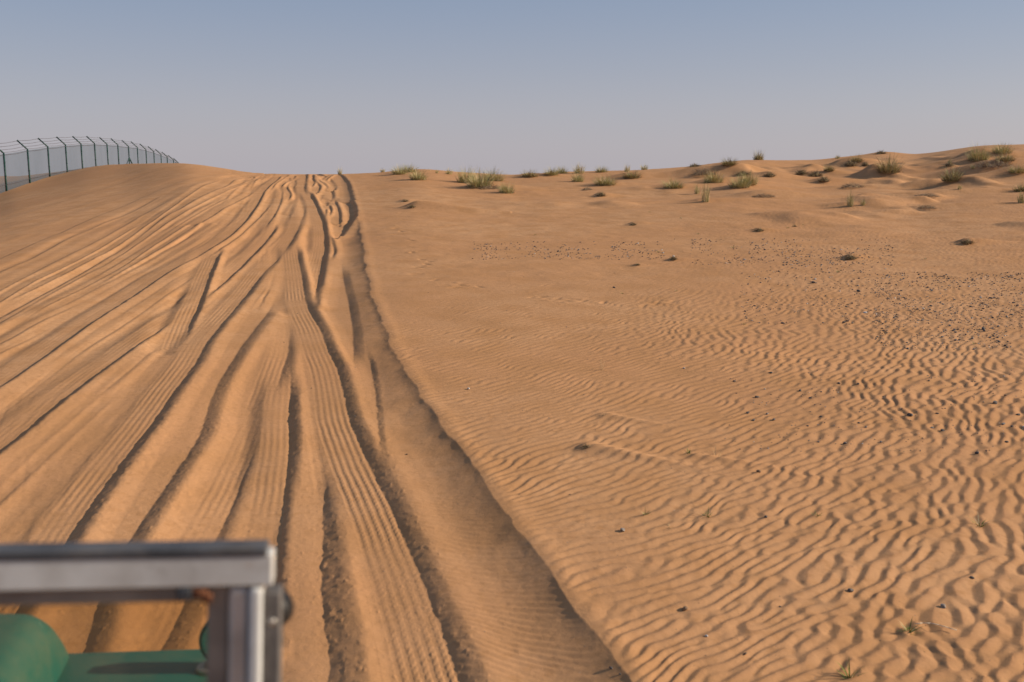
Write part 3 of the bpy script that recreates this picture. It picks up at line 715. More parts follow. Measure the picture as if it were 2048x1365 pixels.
# (kind, column, row of foot, height in rows, width factor, label)
PL = [
('sparse',680,345,13,.7,'thin pale grass tuft alone on the skyline at the top of the track'),
('sparse',765,342,8,1.2,'tiny straw grass tuft on the skyline right of the track top'),
('green',799,349,17,1.0,'dense green tuft at the left end of the skyline row of grass'),
('green',818,345,15,1.2,'straw topped tuft touching the back of the first skyline tuft'),
('green',836,360,21,.9,'round green tuft just below and right of the first skyline tufts'),
('sparse',874,347,7,1.0,'tiny tuft on the low rise right of the round green tuft'),
('twig',860,342,9,1.0,'thin dead twig sticking up from the low skyline rise'),
('sparse',898,349,11,1.2,'small faded tuft on the rise between the two big tuft groups'),
('green',934,366,29,.75,'tall yellow green tuft, left one of the big trio behind the pale brush mound'),
('green',959,374,30,.85,'dark based tuft, front one of the big trio beside the pale brush mound'),
('green',986,362,23,1.0,'wide feathery tuft, right and rearmost of the big trio'),
('brush',983,378,11,.8,'pale grey dry brush covering a sand mound below the big trio of tufts'),
('green',1013,386,20,.9,'green tuft on a small sand mound right of the pale brush mound'),
('dark',1059,354,14,1.1,'dull brown green tuft alone near the skyline dip'),
('green',1103,350,14,1.1,'left one of two joined tufts on the skyline right of the dip'),
('green',1123,347,13,1.0,'right one of two joined tufts on the skyline right of the dip'),
('sparse',1158,347,17,1.2,'loose wispy grass on the skyline behind the small upright tuft'),
('green',1155,364,18,.8,'small upright green tuft on open sand below the wispy skyline grass'),
('brush',1175,380,7,.8,'flat dry brush lying low on the sand left of the wide green tuft'),
('green',1211,370,19,1.2,'wide low green tuft standing above the little dark mound'),
('clump',1202,392,9,.7,'little dark dead mound below the wide low green tuft'),
('green',1203,345,12,1.1,'compact tuft on the skyline straight above the wide low tuft'),
('sparse',1254,344,14,.8,'wispy straw grass on the skyline between compact tuft and grey brush'),
('sparse',1289,338,10,1.4,'low faint grass on the skyline right of the grey brush mound'),
('dark',1264,356,15,1.2,'grey brown half green tuft on a broad mound under the skyline'),
('green',1347,376,18,1.1,'bushy green tuft left of the tall reedy tuft'),
('sparse',1411,404,36,.42,'tall reedy green tuft standing nearest on the open sand'),
('sparse',1394,388,18,.6,'short yellowish stalks just left of the tall reedy tuft'),
('green',1428,365,22,.85,'rounded tuft behind and right of the tall reedy tuft'),
('green',1480,375,23,.9,'pale fluffy green tuft, front half of a pair on a mound'),
('green',1497,369,26,.7,'taller back half of the pale fluffy pair on a mound'),
('brush',1408,350,18,.7,'large brown brush mound behind the rounded tuft'),
('dark',1458,331,15,1.1,'straggly tuft on the skyline left of the lone dense bush'),
('dark',1517,320,19,.55,'lone dense dark green bush sticking up on the skyline'),
('clump',1486,350,9,1.2,'dark dead growth right behind the pale fluffy pair'),
('clump',1539,353,10,.8,'dark dead clump on its own right of the pale fluffy pair'),
('clump',1390,334,7,1.3,'low brown growth along the skyline left of the straggly tuft'),
('clump',1603,349,11,.8,'leftmost dark clump of the trio on the sunny slope'),
('clump',1631,353,12,.8,'middle and largest dark clump of the trio on the sunny slope'),
('clump',1647,363,11,.75,'lowest dark clump of the trio on the sunny slope'),
('dark',1658,342,14,.7,'small brown tuft just above the trio of dark clumps'),
('clump',1700,332,12,.8,'dark clump left half of the pair below the skyline rise'),
('dark',1714,324,14,.8,'spiky right half of the pair below the skyline rise'),
('clump',1730,332,9,.6,'little pointed dark clump right of the spiky pair'),
('sparse',1675,318,7,1.4,'low straw grass on the skyline left of the spiky pair'),
('dark',1778,345,32,.72,'large spreading dark grey tuft beside the shaded hollow'),
('clump',1762,308,7,1.0,'brown cap of growth on the highest bump of the middle skyline'),
('green',1957,321,31,.62,'large tuft on the shoulder of the right dune'),
('dark',1904,362,28,.75,'dark spiky tuft throwing a long shadow below the right dune'),
('sparse',1899,329,10,.9,'small thin tuft left of the large tuft on the right dune'),
('clump',1898,332,7,.9,'dark dead base beside the small thin tuft on the right dune'),
('sparse',1945,338,9,.9,'little green shoots under the large tuft on the right dune'),
('green',2004,307,19,1.1,'straw coloured tuft near the very top of the right dune'),
('dark',2010,322,16,1.2,'broad brownish tuft just under the straw tuft on the right dune'),
('brush',1990,335,18,.9,'grey brush bank across the face of the right dune'),
('green',2035,346,15,1.2,'bright green tuft at the foot of the grey brush bank'),
('dark',2044,383,17,.9,'dark tuft at the right edge above the yellow stalks'),
('sparse',2044,406,22,.8,'yellow green stalks at the right edge of the picture'),
('sparse',1700,413,27,.48,'upright fresh green tuft alone in the middle of the right plain'),
('sparse',1726,411,13,.7,'short stalks right beside the upright fresh green tuft'),
('sparse',1919,379,10,.8,'small green sprig below the dark spiky tuft'),
('brush',1708,375,11,.95,'long low rusty brush patch above the upright fresh tuft'),
('brush',1527,394,9,.9,'low dry brush patch below the dark dead clump'),
('brush',1854,393,7,1.2,'upper thin dry brush patch on the rippled right plain'),
('brush',1853,417,8,1.0,'lower dark dry brush patch on the rippled right plain'),
('clump',824,415,5,1.1,'dead growth on the windward end of the pale sand drift near the track'),
('clump',811,403,4,1.2,'small dead patch behind the pale sand drift near the track'),
('clump',1267,450,5,1.0,'dark dead scrap on a tiny mound left of the stony ground'),
('clump',1519,462,6,1.0,'brown dead scrap on a tiny mound above the stony ground'),
('clump',1935,486,8,1.2,'flattened brown clump on a mound at the far right of the plain'),
('clump',1702,517,7,1.2,'brown clump on a mound in the middle of the scattered stones'),
('clump',1347,519,7,.8,'broken dry root crown on the bare sand left of the stones'),
('clump',1275,530,4,1.0,'small dark root scrap near the broken root crown'),
('weed',1575,457,7,1.0,'tiny weed right of the brown dead scrap'),('clump',1589,454,5,.6,'tiny brown knob beside the tiny weed above the stones'),
('weed',1466,496,8,1.2,'green weed among the far band of stones'),('weed',1317,505,7,1.1,'green weed above the broken root crown'),
('weed',1396,469,6,1.0,'tiny weed left of the brown dead scrap'),('weed',1606,450,5,1.0,'faint weed furthest back above the stones'),
('weed',1070,471,5,1.0,'tiny weed alone on the smooth sand left of the stones'),('weed',1362,437,6,1.0,'small weed below the tall reedy tuft'),
('weed',1300,425,5,1.0,'faint weed left below the tall reedy tuft'),('weed',1676,545,9,1.1,'green weed at the left edge of the denser stones'),
('weed',1850,519,7,1.0,'pale weed above the denser stones'),('weed',1245,588,8,1.0,'fine weed on the rippled sand below the root crown'),('weed',1352,583,7,1.0,'fine weed on the rippled sand right of its twin'),
('weed',1865,605,9,1.0,'weed in the middle of the denser stones'),('weed',1950,688,10,1.0,'weed just below the denser stones at the right'),
('weed',1488,650,8,1.0,'small weed on the ripples left of the denser stones'),
('clump',1172,894,8,.8,'dry scrap at the head of the long sand drift in the foreground'),
('twig',1210,831,10,1.0,'straw bits at the head of the smaller sand drift'),
('weed',1378,908,20,.7,'pale weed beside a thin sand tail right of the long drift'),
('twig',1432,912,26,.9,'upright dead stems on the thin sand tail right of the long drift'),
('weed',1290,1030,18,.9,'faded weed at the left of the foreground row of three weeds'),('weed',1416,1033,24,.9,'bright spiky weed in the middle of the foreground row'),
('weed',1634,1032,18,.9,'pale weed at the right of the foreground row'),('weed',1338,1055,14,.9,'withered weed just below the foreground row'),
('weed',1958,1052,30,.9,'largest spiky green weed near the right edge of the foreground'),('weed',1816,1263,34,.9,'green weed with a long bleached blade in the near right foreground'),
('weed',1700,1356,50,.7,'tall weed cut by the bottom edge of the picture'),
('twig',1205,740,40,.3,'thin reddish dead stem standing in the ripples'),
]
rl = random.Random(9)
def spawn(kind, px, py, hpx, wf, label, group=None):
    x, y, z = place(px, py)
    depth = y*cp_ + (HC-z)*sp_
    h = hpx*depth/F
    var = rl.choice(KIND[kind]); rot = rl.uniform(0, 6.28)
    sc = Vector((h*wf*1.0, h*wf*1.0, h))
    pn, m0 = var[0]
    o = bpy.data.objects.new(NAMES[kind], m0); COL.objects.link(o)
    o.location = (x, y, z-.01); o.rotation_euler = (0, 0, rot); o.scale = sc
    for pn, m1 in var[1:]:
        c_ = bpy.data.objects.new('dead_base', m1); COL.objects.link(c_); c_.parent = o
    tag(o, label, CATS[kind], group)
    return o
GR = {'green': 'grass tufts on the right plain', 'sparse': 'grass tufts on the right plain', 'dark': 'grass tufts on the right plain', 'clump': 'dead clumps on the sand', 'brush': 'dry brush on the far mounds', 'weed': 'small green weeds', 'twig': 'dead twigs in the sand'}
for (kd, px, py, hp, wf, lb) in PL:
    spawn(kd, px, py, hp*(1.62 if kd in ('green','sparse','dark') else 1.3), wf*(1.18 if kd != 'weed' else 1.3), lb, GR[kd])
# long bleached blade lying by the near weed
x, y, z = place(1850, 1256)
bm = bmesh.new(); pr = None
for k in range(6):
    q = Vector((x-.05+.035*k, y+.012*math.sin(k*.9)-.01*k, z+.018+.008*math.sin(k*.7)))
    if pr is not None: add_tube(bm, pr, q, .0022, n=5)
    pr = q
tag(bm_obj('dry_stalk', bm, mat('bleached_straw', (.6, .5, .38), .8)), 'long bleached stalk lying right of the near foreground weed', 'dry stalk')

# ------------------------------------------------------------------ stones
M_st = [noise_mix(mat('dark_stone', (.1, .1, .1), .85), (.062, .054, .052), (.15, .132, .12), 3, bump=.4, bscale=12),
        noise_mix(mat('grey_stone', (.2, .2, .2), .85), (.17, .15, .135), (.28, .25, .225), 3, bump=.4, bscale=12),
        noise_mix(mat('brown_stone', (.2, .15, .1), .9), (.18, .11, .065), (.30, .19, .11), 3, bump=.5, bscale=9),
        noise_mix(mat('pale_stone', (.5, .5, .5), .8), (.42, .40, .38), (.62, .60, .56), 3)]
def stone_mesh(seed, mi, sub=2):
    bm = bmesh.new(); bmesh.ops.create_icosphere(bm, subdivisions=sub, radius=.5); rg = random.Random(seed)
    pl = [(Vector((rg.gauss(0, 1), rg.gauss(0, 1), rg.gauss(0, .8))).normalized(), rg.uniform(.27, .42)) for _ in range(9)]
    for v in bm.verts:
        for n_, d_ in pl:
            e = v.co.dot(n_)-d_
            if e > 0: v.co -= n_*e
        v.co = Vector((v.co.x*1.15, v.co.y*.85, v.co.z*.62))
    m = bpy.data.meshes.new('stone'); bm.to_mesh(m); bm.free(); m.materials.append(M_st[mi]); return m
ST = {k: [stone_mesh(k*10+j, k) for j in range(4)] for k in range(4)}
def stone(px, py, wpx, k, label, group):
    x, y, z = place(px, py); depth = y*cp_+(HC-z)*sp_; s = wpx*depth/F/1.05
    o = bpy.data.objects.new('stone', rl.choice(ST[k])); COL.objects.link(o)
    o.location = (x, y, z+s*.16); o.rotation_euler = (rl.uniform(-.25, .25), rl.uniform(-.25, .25), rl.uniform(0, 6.28)); o.scale = (s, s, s*rl.uniform(.8, 1.15))
    tag(o, label, 'stone', group); return o
NAMED = [(1370,1220,17,2,'rounded brown stone, biggest in the near right foreground'),(1701,1184,15,0,'dark flat stone on the ripples midway along the foreground'),(1886,1215,15,1,'grey stone near the bottom right corner'),
 (1246,1063,14,1,'pale grey stone just right of the track bank'),(1413,1274,8,3,'small whitish stone below the biggest brown stone'),(1532,1035,9,0,'small blue grey stone between two foreground weeds'),
 (1944,1157,9,0,'dark chip above the grey corner stone'),(1490,1310,10,2,'brown chip near the bottom edge'),(1690,888,9,0,'small dark stone above the foreground weeds'),(1954,908,10,0,'dark stone left of the right edge'),
 (1990,808,13,0,'widest flat dark stone at the right edge'),(1820,832,12,0,'dark stone left of the widest flat one'),(1864,857,9,1,'grey chip under the dark stone pair'),(1517,944,10,2,'brown chip at the end of the thin sand tail'),
 (1717,584,10,0,'big dark stone at the upper left of the dense stones'),(1626,567,10,0,'dark pointed stone left of the dense stones'),(1565,648,7,0,'lone black pebble on the ripples left of the dense stones'),
 (1228,576,6,0,'lone black pebble on smooth rippled sand right of the footprints'),(1427,629,0,0,None),(1966,660,12,0,'big dark stone at the lower edge of the dense stones'),(1730,627,8,3,'whitish pebble inside the dense stones'),
 (1368,738,6,3,'small white pebble in the middle of the ripples'),(937,779,7,3,'small white fleck of stone by the track bank'),(814,910,6,2,'brown crumb of stone on the track strip beside the rut'),(1514,796,10,0,'dark stone left of the mid ripples dip'),
 (1678,768,8,0,'dark stone right of the mid ripples dip'),(1222,1338,9,0,'dark pebble at the foot of the bank by the bottom edge'),(1240,1350,6,0,'smaller pebble right below the one at the bank foot'),
 (1347,514,7,3,'white chip resting on the broken root crown'),(1560,1215,6,0,'tiny dark chip between the brown and dark foreground stones'),(1140,990,4,0,'tiny pebble just over the bank edge')]
for (px, py, wp, k, lb) in NAMED:
    if lb: stone(px, py, wp, k, lb, 'stones scattered on the rippled sand')
# pebble fields; denser bands as in the place
ZON = [((1750,2048),(545,700),135,'dark pebbles in the dense patch at the right','small dark pebble in the dense stony patch at the right edge'),
       ((1480,1780),(520,650),45,'dark pebbles left of the dense patch','small dark pebble left of the dense stony patch'),
       ((1380,1790),(478,532),48,'pebbles in the far middle band','tiny pebble in the far stony band under the grass mounds'),
       ((945,1330),(484,520),34,'pebbles in the far left band','tiny pebble in the far stony band nearest the track'),
       ((1450,2048),(740,905),28,'pebbles on the coarse ripples','small pebble among the coarse ripples below the stony patch')]
gravel = []
def zone_pt(xr, yr):
    while True:
        a = rl.uniform(*xr); b2 = rl.uniform(*yr)
        u = (a-xr[0])/(xr[1]-xr[0]); v = (b2-yr[0])/(yr[1]-yr[0])
        d_ = mnoise.noise(Vector((a*.018, b2*.04, 3)))+.5*mnoise.noise(Vector((a*.05, b2*.12, 7)))
        if d_ > rl.uniform(-.5, .35): return a, b2
for (xr, yr, n, grp, lb) in ZON:
    for i in range(n):
        a, b2 = zone_pt(xr, yr); stone(a, b2, rl.uniform(3.0, 7.0)*(.7+(b2-480)/500), rl.choices((0, 1, 3, 2), (7, 3, .5, .5))[0], lb, grp)
    for i in range(n*13): gravel.append(zone_pt(xr, yr)+(rl.uniform(1.4, 4.2),))
for i in range(260):
    gravel.append((rl.uniform(1000, 2048), rl.uniform(470, 1360), rl.uniform(1., 3.)))
for i in range(60): gravel.append((rl.uniform(560, 1200), rl.uniform(560, 1360), rl.uniform(1.2, 3.2)))
V, Fc, MI = [], [], []
base = [Vector(v) for v in ((1,0,0),(-1,0,0),(0,1,0),(0,-1,0),(0,0,.8),(0,0,-.8))]
bf = [(0,2,4),(2,1,4),(1,3,4),(3,0,4),(2,0,5),(1,2,5),(3,1,5),(0,3,5)]
for (a, b2, s_) in gravel:
    x, y, z = place(a, b2); dpt = y*cp_+(HC-z)*sp_; s = s_*dpt/F*.55; q = rl.uniform(0, 6.28); i0_ = len(V)
    for v in base:
        vv = Vector((v.x*rl.uniform(.6, 1.2), v.y*rl.uniform(.5, 1.0), v.z*rl.uniform(.5, .9)))
        vv = Matrix.Rotation(q, 3, 'Z') @ vv; V.append(Vector((x, y, z+s*.2))+vv*s)
    mi = rl.choices((0, 1, 2, 3), (6, 3, 1, .6))[0]
    for f in bf: Fc.append(tuple(i0_+k for k in f)); MI.append(mi)
gr = mesh_obj('gravel', V, Fc, M_st, None, False, MI)
tag(gr, 'fine dark grit and gravel strewn in bands over the sand', 'gravel', None, 'stuff')

# ------------------------------------------------------------------ the open vehicle in the lower left corner
M_alu = noise_mix(mat('painted_white_frame', (.6, .6, .6), .38, spec=.4), (.50, .50, .49), (.64, .64, .62), 6, .3, .7)
M_blk = noise_mix(mat('black_rubber', (.03, .03, .035), .6), (.045, .048, .055), (.085, .088, .098), 25)
M_brn = noise_mix(mat('dusty_glazing_strip', (.14, .11, .09), .7), (.18, .145, .118), (.28, .235, .19), 18)
M_gry = noise_mix(mat('worn_metal_strip', (.3, .27, .24), .5, .4), (.40, .36, .32), (.54, .49, .44), 20)
M_plt = noise_mix(mat('dark_steel_plate', (.12, .11, .10), .7, .2), (.10, .09, .085), (.17, .155, .145), 30)
M_riv = mat('rivet_steel', (.45, .42, .38), .35, .8)
M_grn = noise_mix(mat('green_paint', (.02, .2, .15), .42, spec=.35), (.008, .125, .118), (.014, .150, .140), 2.5, .3, .7)
M_tyr = noise_mix(mat('tyre_rubber', (.03, .03, .03), .9), (.03, .028, .025), (.09, .07, .05), 14)
M_rust = noise_mix(mat('rust', (.3, .1, .04), .9), (.09, .035, .02), (.30, .12, .055), 60)
M_lens = mat('lamp_glass', (.75, .75, .72), .15, spec=.6)
M_seat = noise_mix(mat('black_vinyl', (.03, .03, .03), .6), (.02, .02, .02), (.045, .045, .045), 12)
glass = bpy.data.materials.new('dusty_glass'); glass.use_nodes = True; tt = glass.node_tree; tt.nodes.clear()
o_ = tt.nodes.new('ShaderNodeOutputMaterial'); tr = tt.nodes.new('ShaderNodeBsdfTransparent'); tr.inputs[0].default_value = (.86, .80, .68, 1)
gl = tt.nodes.new('ShaderNodeBsdfGlossy'); gl.inputs['Roughness'].default_value = .05; df = tt.nodes.new('ShaderNodeBsdfDiffuse'); df.inputs[0].default_value = (.45, .36, .25, 1)
m1 = tt.nodes.new('ShaderNodeMixShader'); m2 = tt.nodes.new('ShaderNodeMixShader'); fz = tt.nodes.new('ShaderNodeFresnel'); fz.inputs[0].default_value = 1.3
nn = tt.nodes.new('ShaderNodeTexNoise'); nn.inputs['Scale'].default_value = 6; tcn = tt.nodes.new('ShaderNodeTexCoord'); tt.links.new(tcn.outputs['Object'], nn.inputs['Vector'])
mr = tt.nodes.new('ShaderNodeMapRange'); mr.inputs['From Min'].default_value = .4; mr.inputs['From Max'].default_value = .8; mr.inputs['To Min'].default_value = .04; mr.inputs['To Max'].default_value = .16
tt.links.new(nn.outputs['Fac'], mr.inputs[0]); tt.links.new(mr.outputs[0], m2.inputs[0])
tt.links.new(fz.outputs[0], m1.inputs[0]); tt.links.new(tr.outputs[0], m1.inputs[1]); tt.links.new(gl.outputs[0], m1.inputs[2])
tt.links.new(m1.outputs[0], m2.inputs[1]); tt.links.new(df.outputs[0], m2.inputs[2]); tt.links.new(m2.outputs[0], o_.inputs[0])

def dusty(m, col, scale, lo, hi, amt, rough=None):
    t = m.node_tree; L_ = t.links; b_ = t.nodes['Principled BSDF']; src = b_.inputs['Base Color'].links[0].from_socket
    tcn = t.nodes.new('ShaderNodeTexCoord'); n_ = t.nodes.new('ShaderNodeTexNoise'); n_.inputs['Scale'].default_value = scale; n_.inputs['Detail'].default_value = 7; n_.inputs['Roughness'].default_value = .65
    L_.new(tcn.outputs['Object'], n_.inputs['Vector']); r_ = t.nodes.new('ShaderNodeMapRange'); r_.inputs['From Min'].default_value = lo; r_.inputs['From Max'].default_value = hi; r_.inputs['To Max'].default_value = amt
    L_.new(n_.outputs['Fac'], r_.inputs[0]); x_ = t.nodes.new('ShaderNodeMixRGB'); x_.inputs[2].default_value = (*col, 1)
    L_.new(r_.outputs[0], x_.inputs[0]); L_.new(src, x_.inputs[1]); L_.new(x_.outputs[0], b_.inputs['Base Color'])
    a_ = t.nodes.new('ShaderNodeMapRange'); a_.inputs['To Min'].default_value = b_.inputs['Roughness'].default_value; a_.inputs['To Max'].default_value = .9
    L_.new(r_.outputs[0], a_.inputs[0]); L_.new(a_.outputs[0], b_.inputs['Roughness'])
dusty(M_grn, (.30, .22, .14), 5, .42, .75, .35); dusty(M_grn, (.45, .55, .5), 38, .66, .72, .4)
dusty(M_alu, (.22, .18, .14), 9, .42, .72, .6); dusty(M_alu, (.32, .14, .07), 22, .60, .72, .6); dusty(M_alu, (.10, .07, .05), 60, .62, .75, .5)
dusty(M_blk, (.25, .20, .15), 14, .45, .8, .4)
PX0, PY0, PZ0 = -.243, .943, 1.972
YAW, ROLL = 9.0, 3.0
camT = Matrix.Translation((0, 0, HC))
VM = camT @ Matrix.Rotation(R(3.02), 4, 'X') @ camT.inverted() @ Matrix.Translation((PX0, PY0, PZ0)) @ Matrix.Rotation(R(YAW), 4, 'Z') @ Matrix.Rotation(R(ROLL), 4, 'Y') @ Matrix.Translation((0, 0, -PZ0))
car = bpy.data.objects.new('off_road_vehicle', None); COL.objects.link(car); car.matrix_world = VM
tag(car, 'open green off road vehicle with white windscreen frame, seen from behind its windscreen', 'off-road vehicle')
WW = 1.80                                   # width; local x runs from -WW to 0 across the windscreen
TI = Matrix.Translation((0, 0, PZ0)) @ Matrix.Rotation(R(-10), 4, 'X')    # windscreen leans back; local z down from the top
def wbox(bm, x0, x1, y0, y1, z0, z1, bev=0, mi=0, seg=2): add_box(bm, x0, x1, y0, y1, z0, z1, bev, seg, mi, TI)
ZB = -.66
bm = bmesh.new()                            # white outer frame
wbox(bm, -WW, 0, .0, .030, -.036, -.0022, .0025)
wbox(bm, -.0235, -.010, -.004, .030, ZB, -.0375, .004)
wbox(bm, -WW+.010, -WW+.0235, -.004, .030, ZB, -.0375, .004)
wbox(bm, -WW, 0, .0, .030, ZB-.05, ZB-.002, .005)
ws = bm_obj('windscreen_frame', bm, M_alu, car)
bm = bmesh.new(); wbox(bm, -WW+.004, -.006, -.0015, .036, -.006, .004, .002); bm_obj('top_seal', bm, M_blk, ws)
bm = bmesh.new(); wbox(bm, -WW+.06, -.0655, .006, .026, -.0525, -.0362, .003); bm_obj('glazing_strip', bm, M_brn, ws)
for s in (0, 1):
    def mxx(a, c_): return (a, c_) if s == 0 else (-WW-c_, -WW-a)
    bm = bmesh.new(); a, c_ = mxx(-.0655, -.0445); wbox(bm, a, c_, .008, .026, ZB, -.0365, .003); bm_obj('glazing_strip', bm, M_brn, ws)
    bm = bmesh.new(); a, c_ = mxx(-.0445, -.0237); wbox(bm, a, c_, .003, .026, ZB, -.0365, .006); bm_obj('post_channel', bm, M_gry, ws)
    bm = bmesh.new(); a, c_ = mxx(-.0098, .008); wbox(bm, a, c_, .006, .040, ZB-.03, -.045, .002); hp = bm_obj('hinge_plate', bm, M_plt, ws)
    for q in (-.075, -.145, -.18, -.27, -.34, -.45, -.55):
        bm = bmesh.new(); bmesh.ops.create_uvsphere(bm, u_segments=12, v_segments=8, radius=.0042)
        for v in bm.verts: v.co = TI @ Vector((v.co.x+(a+c_)/2, v.co.y*.5+.0055, v.co.z+q))
        bm_obj('rivet', bm, M_riv, hp, True)
bm = bmesh.new(); wbox(bm, -WW+.05, -.05, .015, .018, ZB, -.04); bm_obj('pane', bm, glass, ws)
# rusty bracket in the corner
bm = bmesh.new()
wbox(bm, -.078, -.064, -.003, .003, -.046, -.036, .001); wbox(bm, -.069, -.060, -.004, .002, -.052, -.043, .001)
for v in bm.verts: v.co += Vector((mnoise.noise(v.co*160)*.004, mnoise.noise(v.co*160+Vector((5, 0, 0)))*.003, mnoise.noise(v.co*150+Vector((0, 7, 0)))*.004))
bm_obj('rusty_bracket', bm, M_rust, ws, True)
bm = bmesh.new(); wbox(bm, -.094, -.0785, -.002, .005, -.050, -.036, .003); bm_obj('dark_gap_block', bm, M_blk, ws)  # black block standing in for the dark gap beside the bracket
# round knob by the hinge
bm = bmesh.new(); c0 = TI @ Vector((-.008, .075, -.085)); ax = (TI.to_3x3() @ Vector((.25, 1, .1))).normalized()
add_tube(bm, c0-ax*.012, c0+ax*.012, .020, .024, 28); add_tube(bm, c0-ax*.016, c0-ax*.0125, .016, .0195, 28)
kn = bm_obj('round_side_lamp', bm, mat('black_plastic', (.012, .012, .013), .5), car)
bm = bmesh.new(); add_tube(bm, c0-ax*.0185, c0-ax*.0162, .012, .0135, 28, 0); bm_obj('lens', bm, M_grn, kn)
bm = bmesh.new(); add_tube(bm, c0, TI @ Vector((-.001, .035, -.10)), .005, n=8); bm_obj('bracket', bm, M_plt, kn)

# bodywork
ZW = 1.15; YF = 1.305
def soft_panel(x0, x1, y0, y1, z0, z1, bev, name, m, parent, seg=5):
    bm = bmesh.new(); add_box(bm, x0, x1, y0, y1, z0, z1, bev, seg); o = bm_obj(name, bm, m, parent, True); return o
XL = -WW
wing = soft_panel(-.655, -.13, .10, YF, ZW-.30, ZW, .025, 'wing', M_grn, car)
wing2 = soft_panel(XL+.13, XL+.655, .10, YF, ZW-.30, ZW, .025, 'wing', M_grn, car)
# bonnet: raised centre with rounded shoulders and a drooping nose
V, Fc = [], []; nx_, ny_ = 40, 26; bx0, bx1 = -.552, XL+.552
for j in range(ny_+1):
    v = j/ny_; v = 1-(1-v)**1.6; yy = .06+(YF-.02-.06)*v
    for i in range(nx_+1):
        u = .5-.5*math.cos(math.pi*i/nx_); xx = bx0+(bx1-bx0)*u; e = min(u, 1-u)*abs(bx1-bx0); sh = (1-(1-min(e/.085, 1))**2.2)**(1/2.2)
        nose = max(0, 1-max(0, (v-.93)/.07)**2.2)**(1/2.2)
        V.append((xx, yy, ZW-.03+(.166*sh+.012*math.sin(math.pi*u))*(.0+1.0*nose)))
W1 = nx_+1
for j in range(ny_):
    for i in range(nx_): Fc.append((j*W1+i, j*W1+i+1, (j+1)*W1+i+1, (j+1)*W1+i)[::-1])
bon = mesh_obj('bonnet', V, Fc, M_grn, car)
sol = bon.modifiers.new('thickness', 'SOLIDIFY'); sol.thickness = .02; sol.offset = -1
for q in ((-.645, .95, .1), (-.645, .62, .1)):
    pass
for (rx_, ry_) in ((-.70, 1.17), (-.685, 1.08), (-.70, .95), (-.685, .8)):
    bm = bmesh.new(); bmesh.ops.create_uvsphere(bm, u_segments=10, v_segments=6, radius=.007)
    for v in bm.verts: v.co = Vector((v.co.x+rx_, v.co.y+ry_, v.co.z*.5+ZW+.137))
    bm_obj('rivet', bm, M_grn, bon, True)
front = soft_panel(XL+.64, -.64, YF-.10, YF-.02, .62, ZW-.04, .015, 'front_panel', M_grn, car, 2)
bm = bmesh.new()
for k in range(11):
    zq = .70+k*.032; add_box(bm, XL+.68, -.68, YF-.022, YF-.008, zq, zq+.012, .002)
bm_obj('grille', bm, M_plt, front)
for xq in (-.40, XL+.40):
    bm = bmesh.new(); add_tube(bm, (xq, YF-.02, .98), (xq, YF+.03, .98), .105, .10, 24); hl = bm_obj('headlight', bm, M_plt, car)
    bm = bmesh.new(); add_tube(bm, (xq, YF+.031, .98), (xq, YF+.045, .98), .09, .06, 24); bm_obj('lens', bm, M_lens, hl)
bm = bmesh.new(); add_box(bm, XL+.12, -.12, YF+.10, YF+.17, .50, .64, .015); bm_obj('bumper', bm, M_plt, car)
bm = bmesh.new(); add_box(bm, XL+.2, -.2, -2.2, YF+.10, .42, .56, .01); bm_obj('chassis', bm, M_plt, car)
for s in (0, 1):
    x0, x1 = (-.10, -.06) if s == 0 else (XL+.06, XL+.10)
    dr = soft_panel(x0, x1, -.95, .095, .58, 1.20, .012, 'door', M_grn, car, 2)
    bm = bmesh.new(); xx = x1+.004 if s == 0 else x0-.03; add_box(bm, xx, xx+.026, -.86, -.74, 1.02, 1.05, .005); bm_obj('handle', bm, M_plt, dr)
    soft_panel(x0, x1, -2.25, -.96, .62, 1.14, .012, 'side_panel', M_grn, car, 2)
soft_panel(XL+.101, -.101, .05, .098, .6, ZW+.12, .01, 'scuttle', M_grn, car, 2)
bm = bmesh.new(); add_box(bm, XL+.102, -.102, -2.24, .045, .58, .615, 0); bm_obj('floor_pan', bm, M_plt, car)
soft_panel(XL+.06, -.06, -2.30, -2.26, .62, 1.14, .012, 'tailgate', M_grn, car, 2)
for xq in (-.62, XL+.62):
    bm = bmesh.new(); add_box(bm, xq-.24, xq+.24, -.95, -.50, .72, .86, .04, 3); st = bm_obj('seat', bm, M_seat, car, True)
    bm = bmesh.new(); add_box(bm, xq-.23, xq+.23, -1.05, -.94, .84, 1.38, .04, 3); bm_obj('backrest', bm, M_seat, st, True)
bm = bmesh.new()
cst = Vector((XL+.62, -.18, 1.16)); aq = Matrix.Rotation(R(-55), 3, 'X')
for k in range(28):
    a0, a1 = 2*math.pi*k/28, 2*math.pi*(k+1)/28
    add_tube(bm, cst+aq @ Vector((.2*math.cos(a0), .2*math.sin(a0), 0)), cst+aq @ Vector((.2*math.cos(a1), .2*math.sin(a1), 0)), .013, n=8)
for k in range(3):
    a0 = 2*math.pi*k/3+.5; add_tube(bm, cst, cst+aq @ Vector((.2*math.cos(a0), .2*math.sin(a0), 0)), .01, n=6)
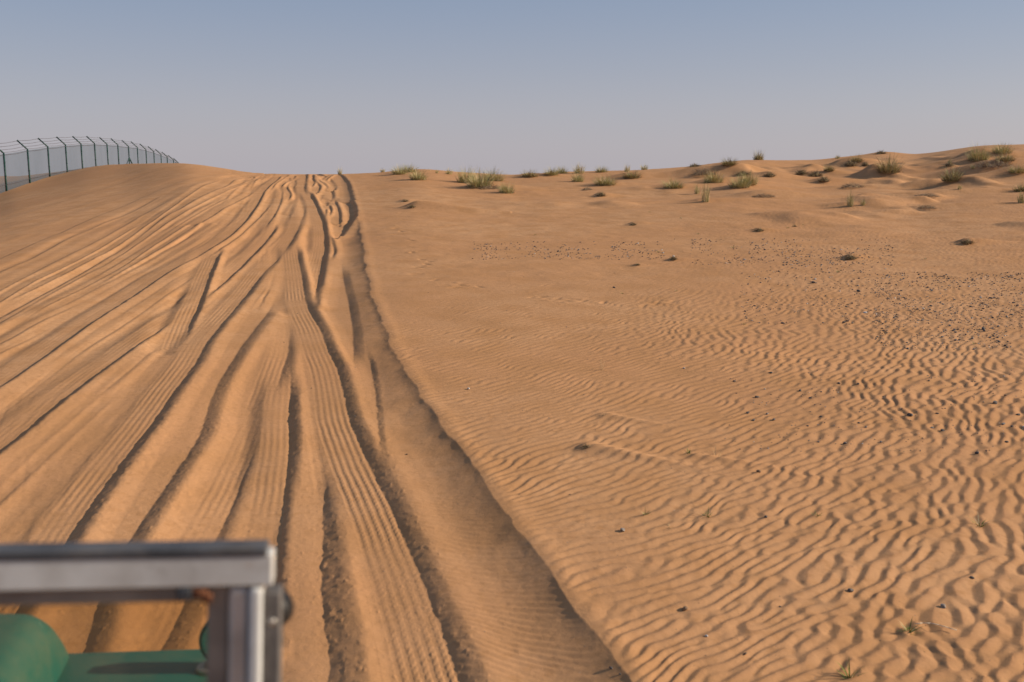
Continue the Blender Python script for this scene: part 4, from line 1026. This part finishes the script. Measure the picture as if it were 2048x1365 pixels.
add_tube(bm, cst, (XL+.62, .06, 1.0), .02, n=8); bm_obj('steering_wheel', bm, M_blk, car)
for xq in (-.28, XL+.28):
    for yq in (.72, -1.45):
        bm = bmesh.new(); n = 48; hw = .10
        prof_ = [(-hw*.8, .235), (-hw, .30), (-hw*.95, .36), (-hw*.55, .385), (hw*.55, .385), (hw*.95, .36), (hw, .30), (hw*.8, .235)]
        rings = []
        for k in range(n):
            a0 = 2*math.pi*k/n; rr_ = [bm.verts.new((xq+px_, yq+(pr_+(.008 if (k % 2 and pr_ > .37) else 0))*math.cos(a0), .385+(pr_+(.008 if (k % 2 and pr_ > .37) else 0))*math.sin(a0))) for px_, pr_ in prof_]; rings.append(rr_)
        for k in range(n):
            A, B = rings[k], rings[(k+1) % n]
            for q in range(len(prof_)-1): bm.faces.new((A[q], A[q+1], B[q+1], B[q]))
        wh = bm_obj('wheel', bm, M_tyr, car)
        bmesh_r = bmesh.new(); add_tube(bmesh_r, (xq-.07, yq, .385), (xq+.07, yq, .385), .236, n=32); add_tube(bmesh_r, (xq-.085, yq, .385), (xq+.085, yq, .385), .07, n=20); bm_obj('rim', bmesh_r, M_grn, wh)
# wing mirror: round head on a stalk on the near wing
mb = Vector((-.235, 1.19, ZW))
bm = bmesh.new(); add_tube(bm, mb, mb+Vector((0, 0, .012)), .026, .020, 20); add_tube(bm, mb+Vector((0, 0, .01)), mb+Vector((.03, 0, .05)), .008, n=10); mi_ = bm_obj('mirror_stalk', bm, M_riv, car)
hd = mb+Vector((.055, 0, .080)); bm = bmesh.new(); add_tube(bm, hd+Vector((0, -.014, 0)), hd+Vector((0, .012, 0)), .070, .066, 32); add_tube(bm, hd+Vector((0, .012, 0)), hd+Vector((0, .03, 0)), .066, .04, 32); mh = bm_obj('mirror_head', bm, M_grn, mi_)
bm = bmesh.new(); add_tube(bm, hd+Vector((0, -.0165, 0)), hd+Vector((0, -.0142, 0)), .062, n=32); bm_obj('mirror_glass', bm, mat('mirror', (.8, .8, .8), .04, 1.0), mi_)
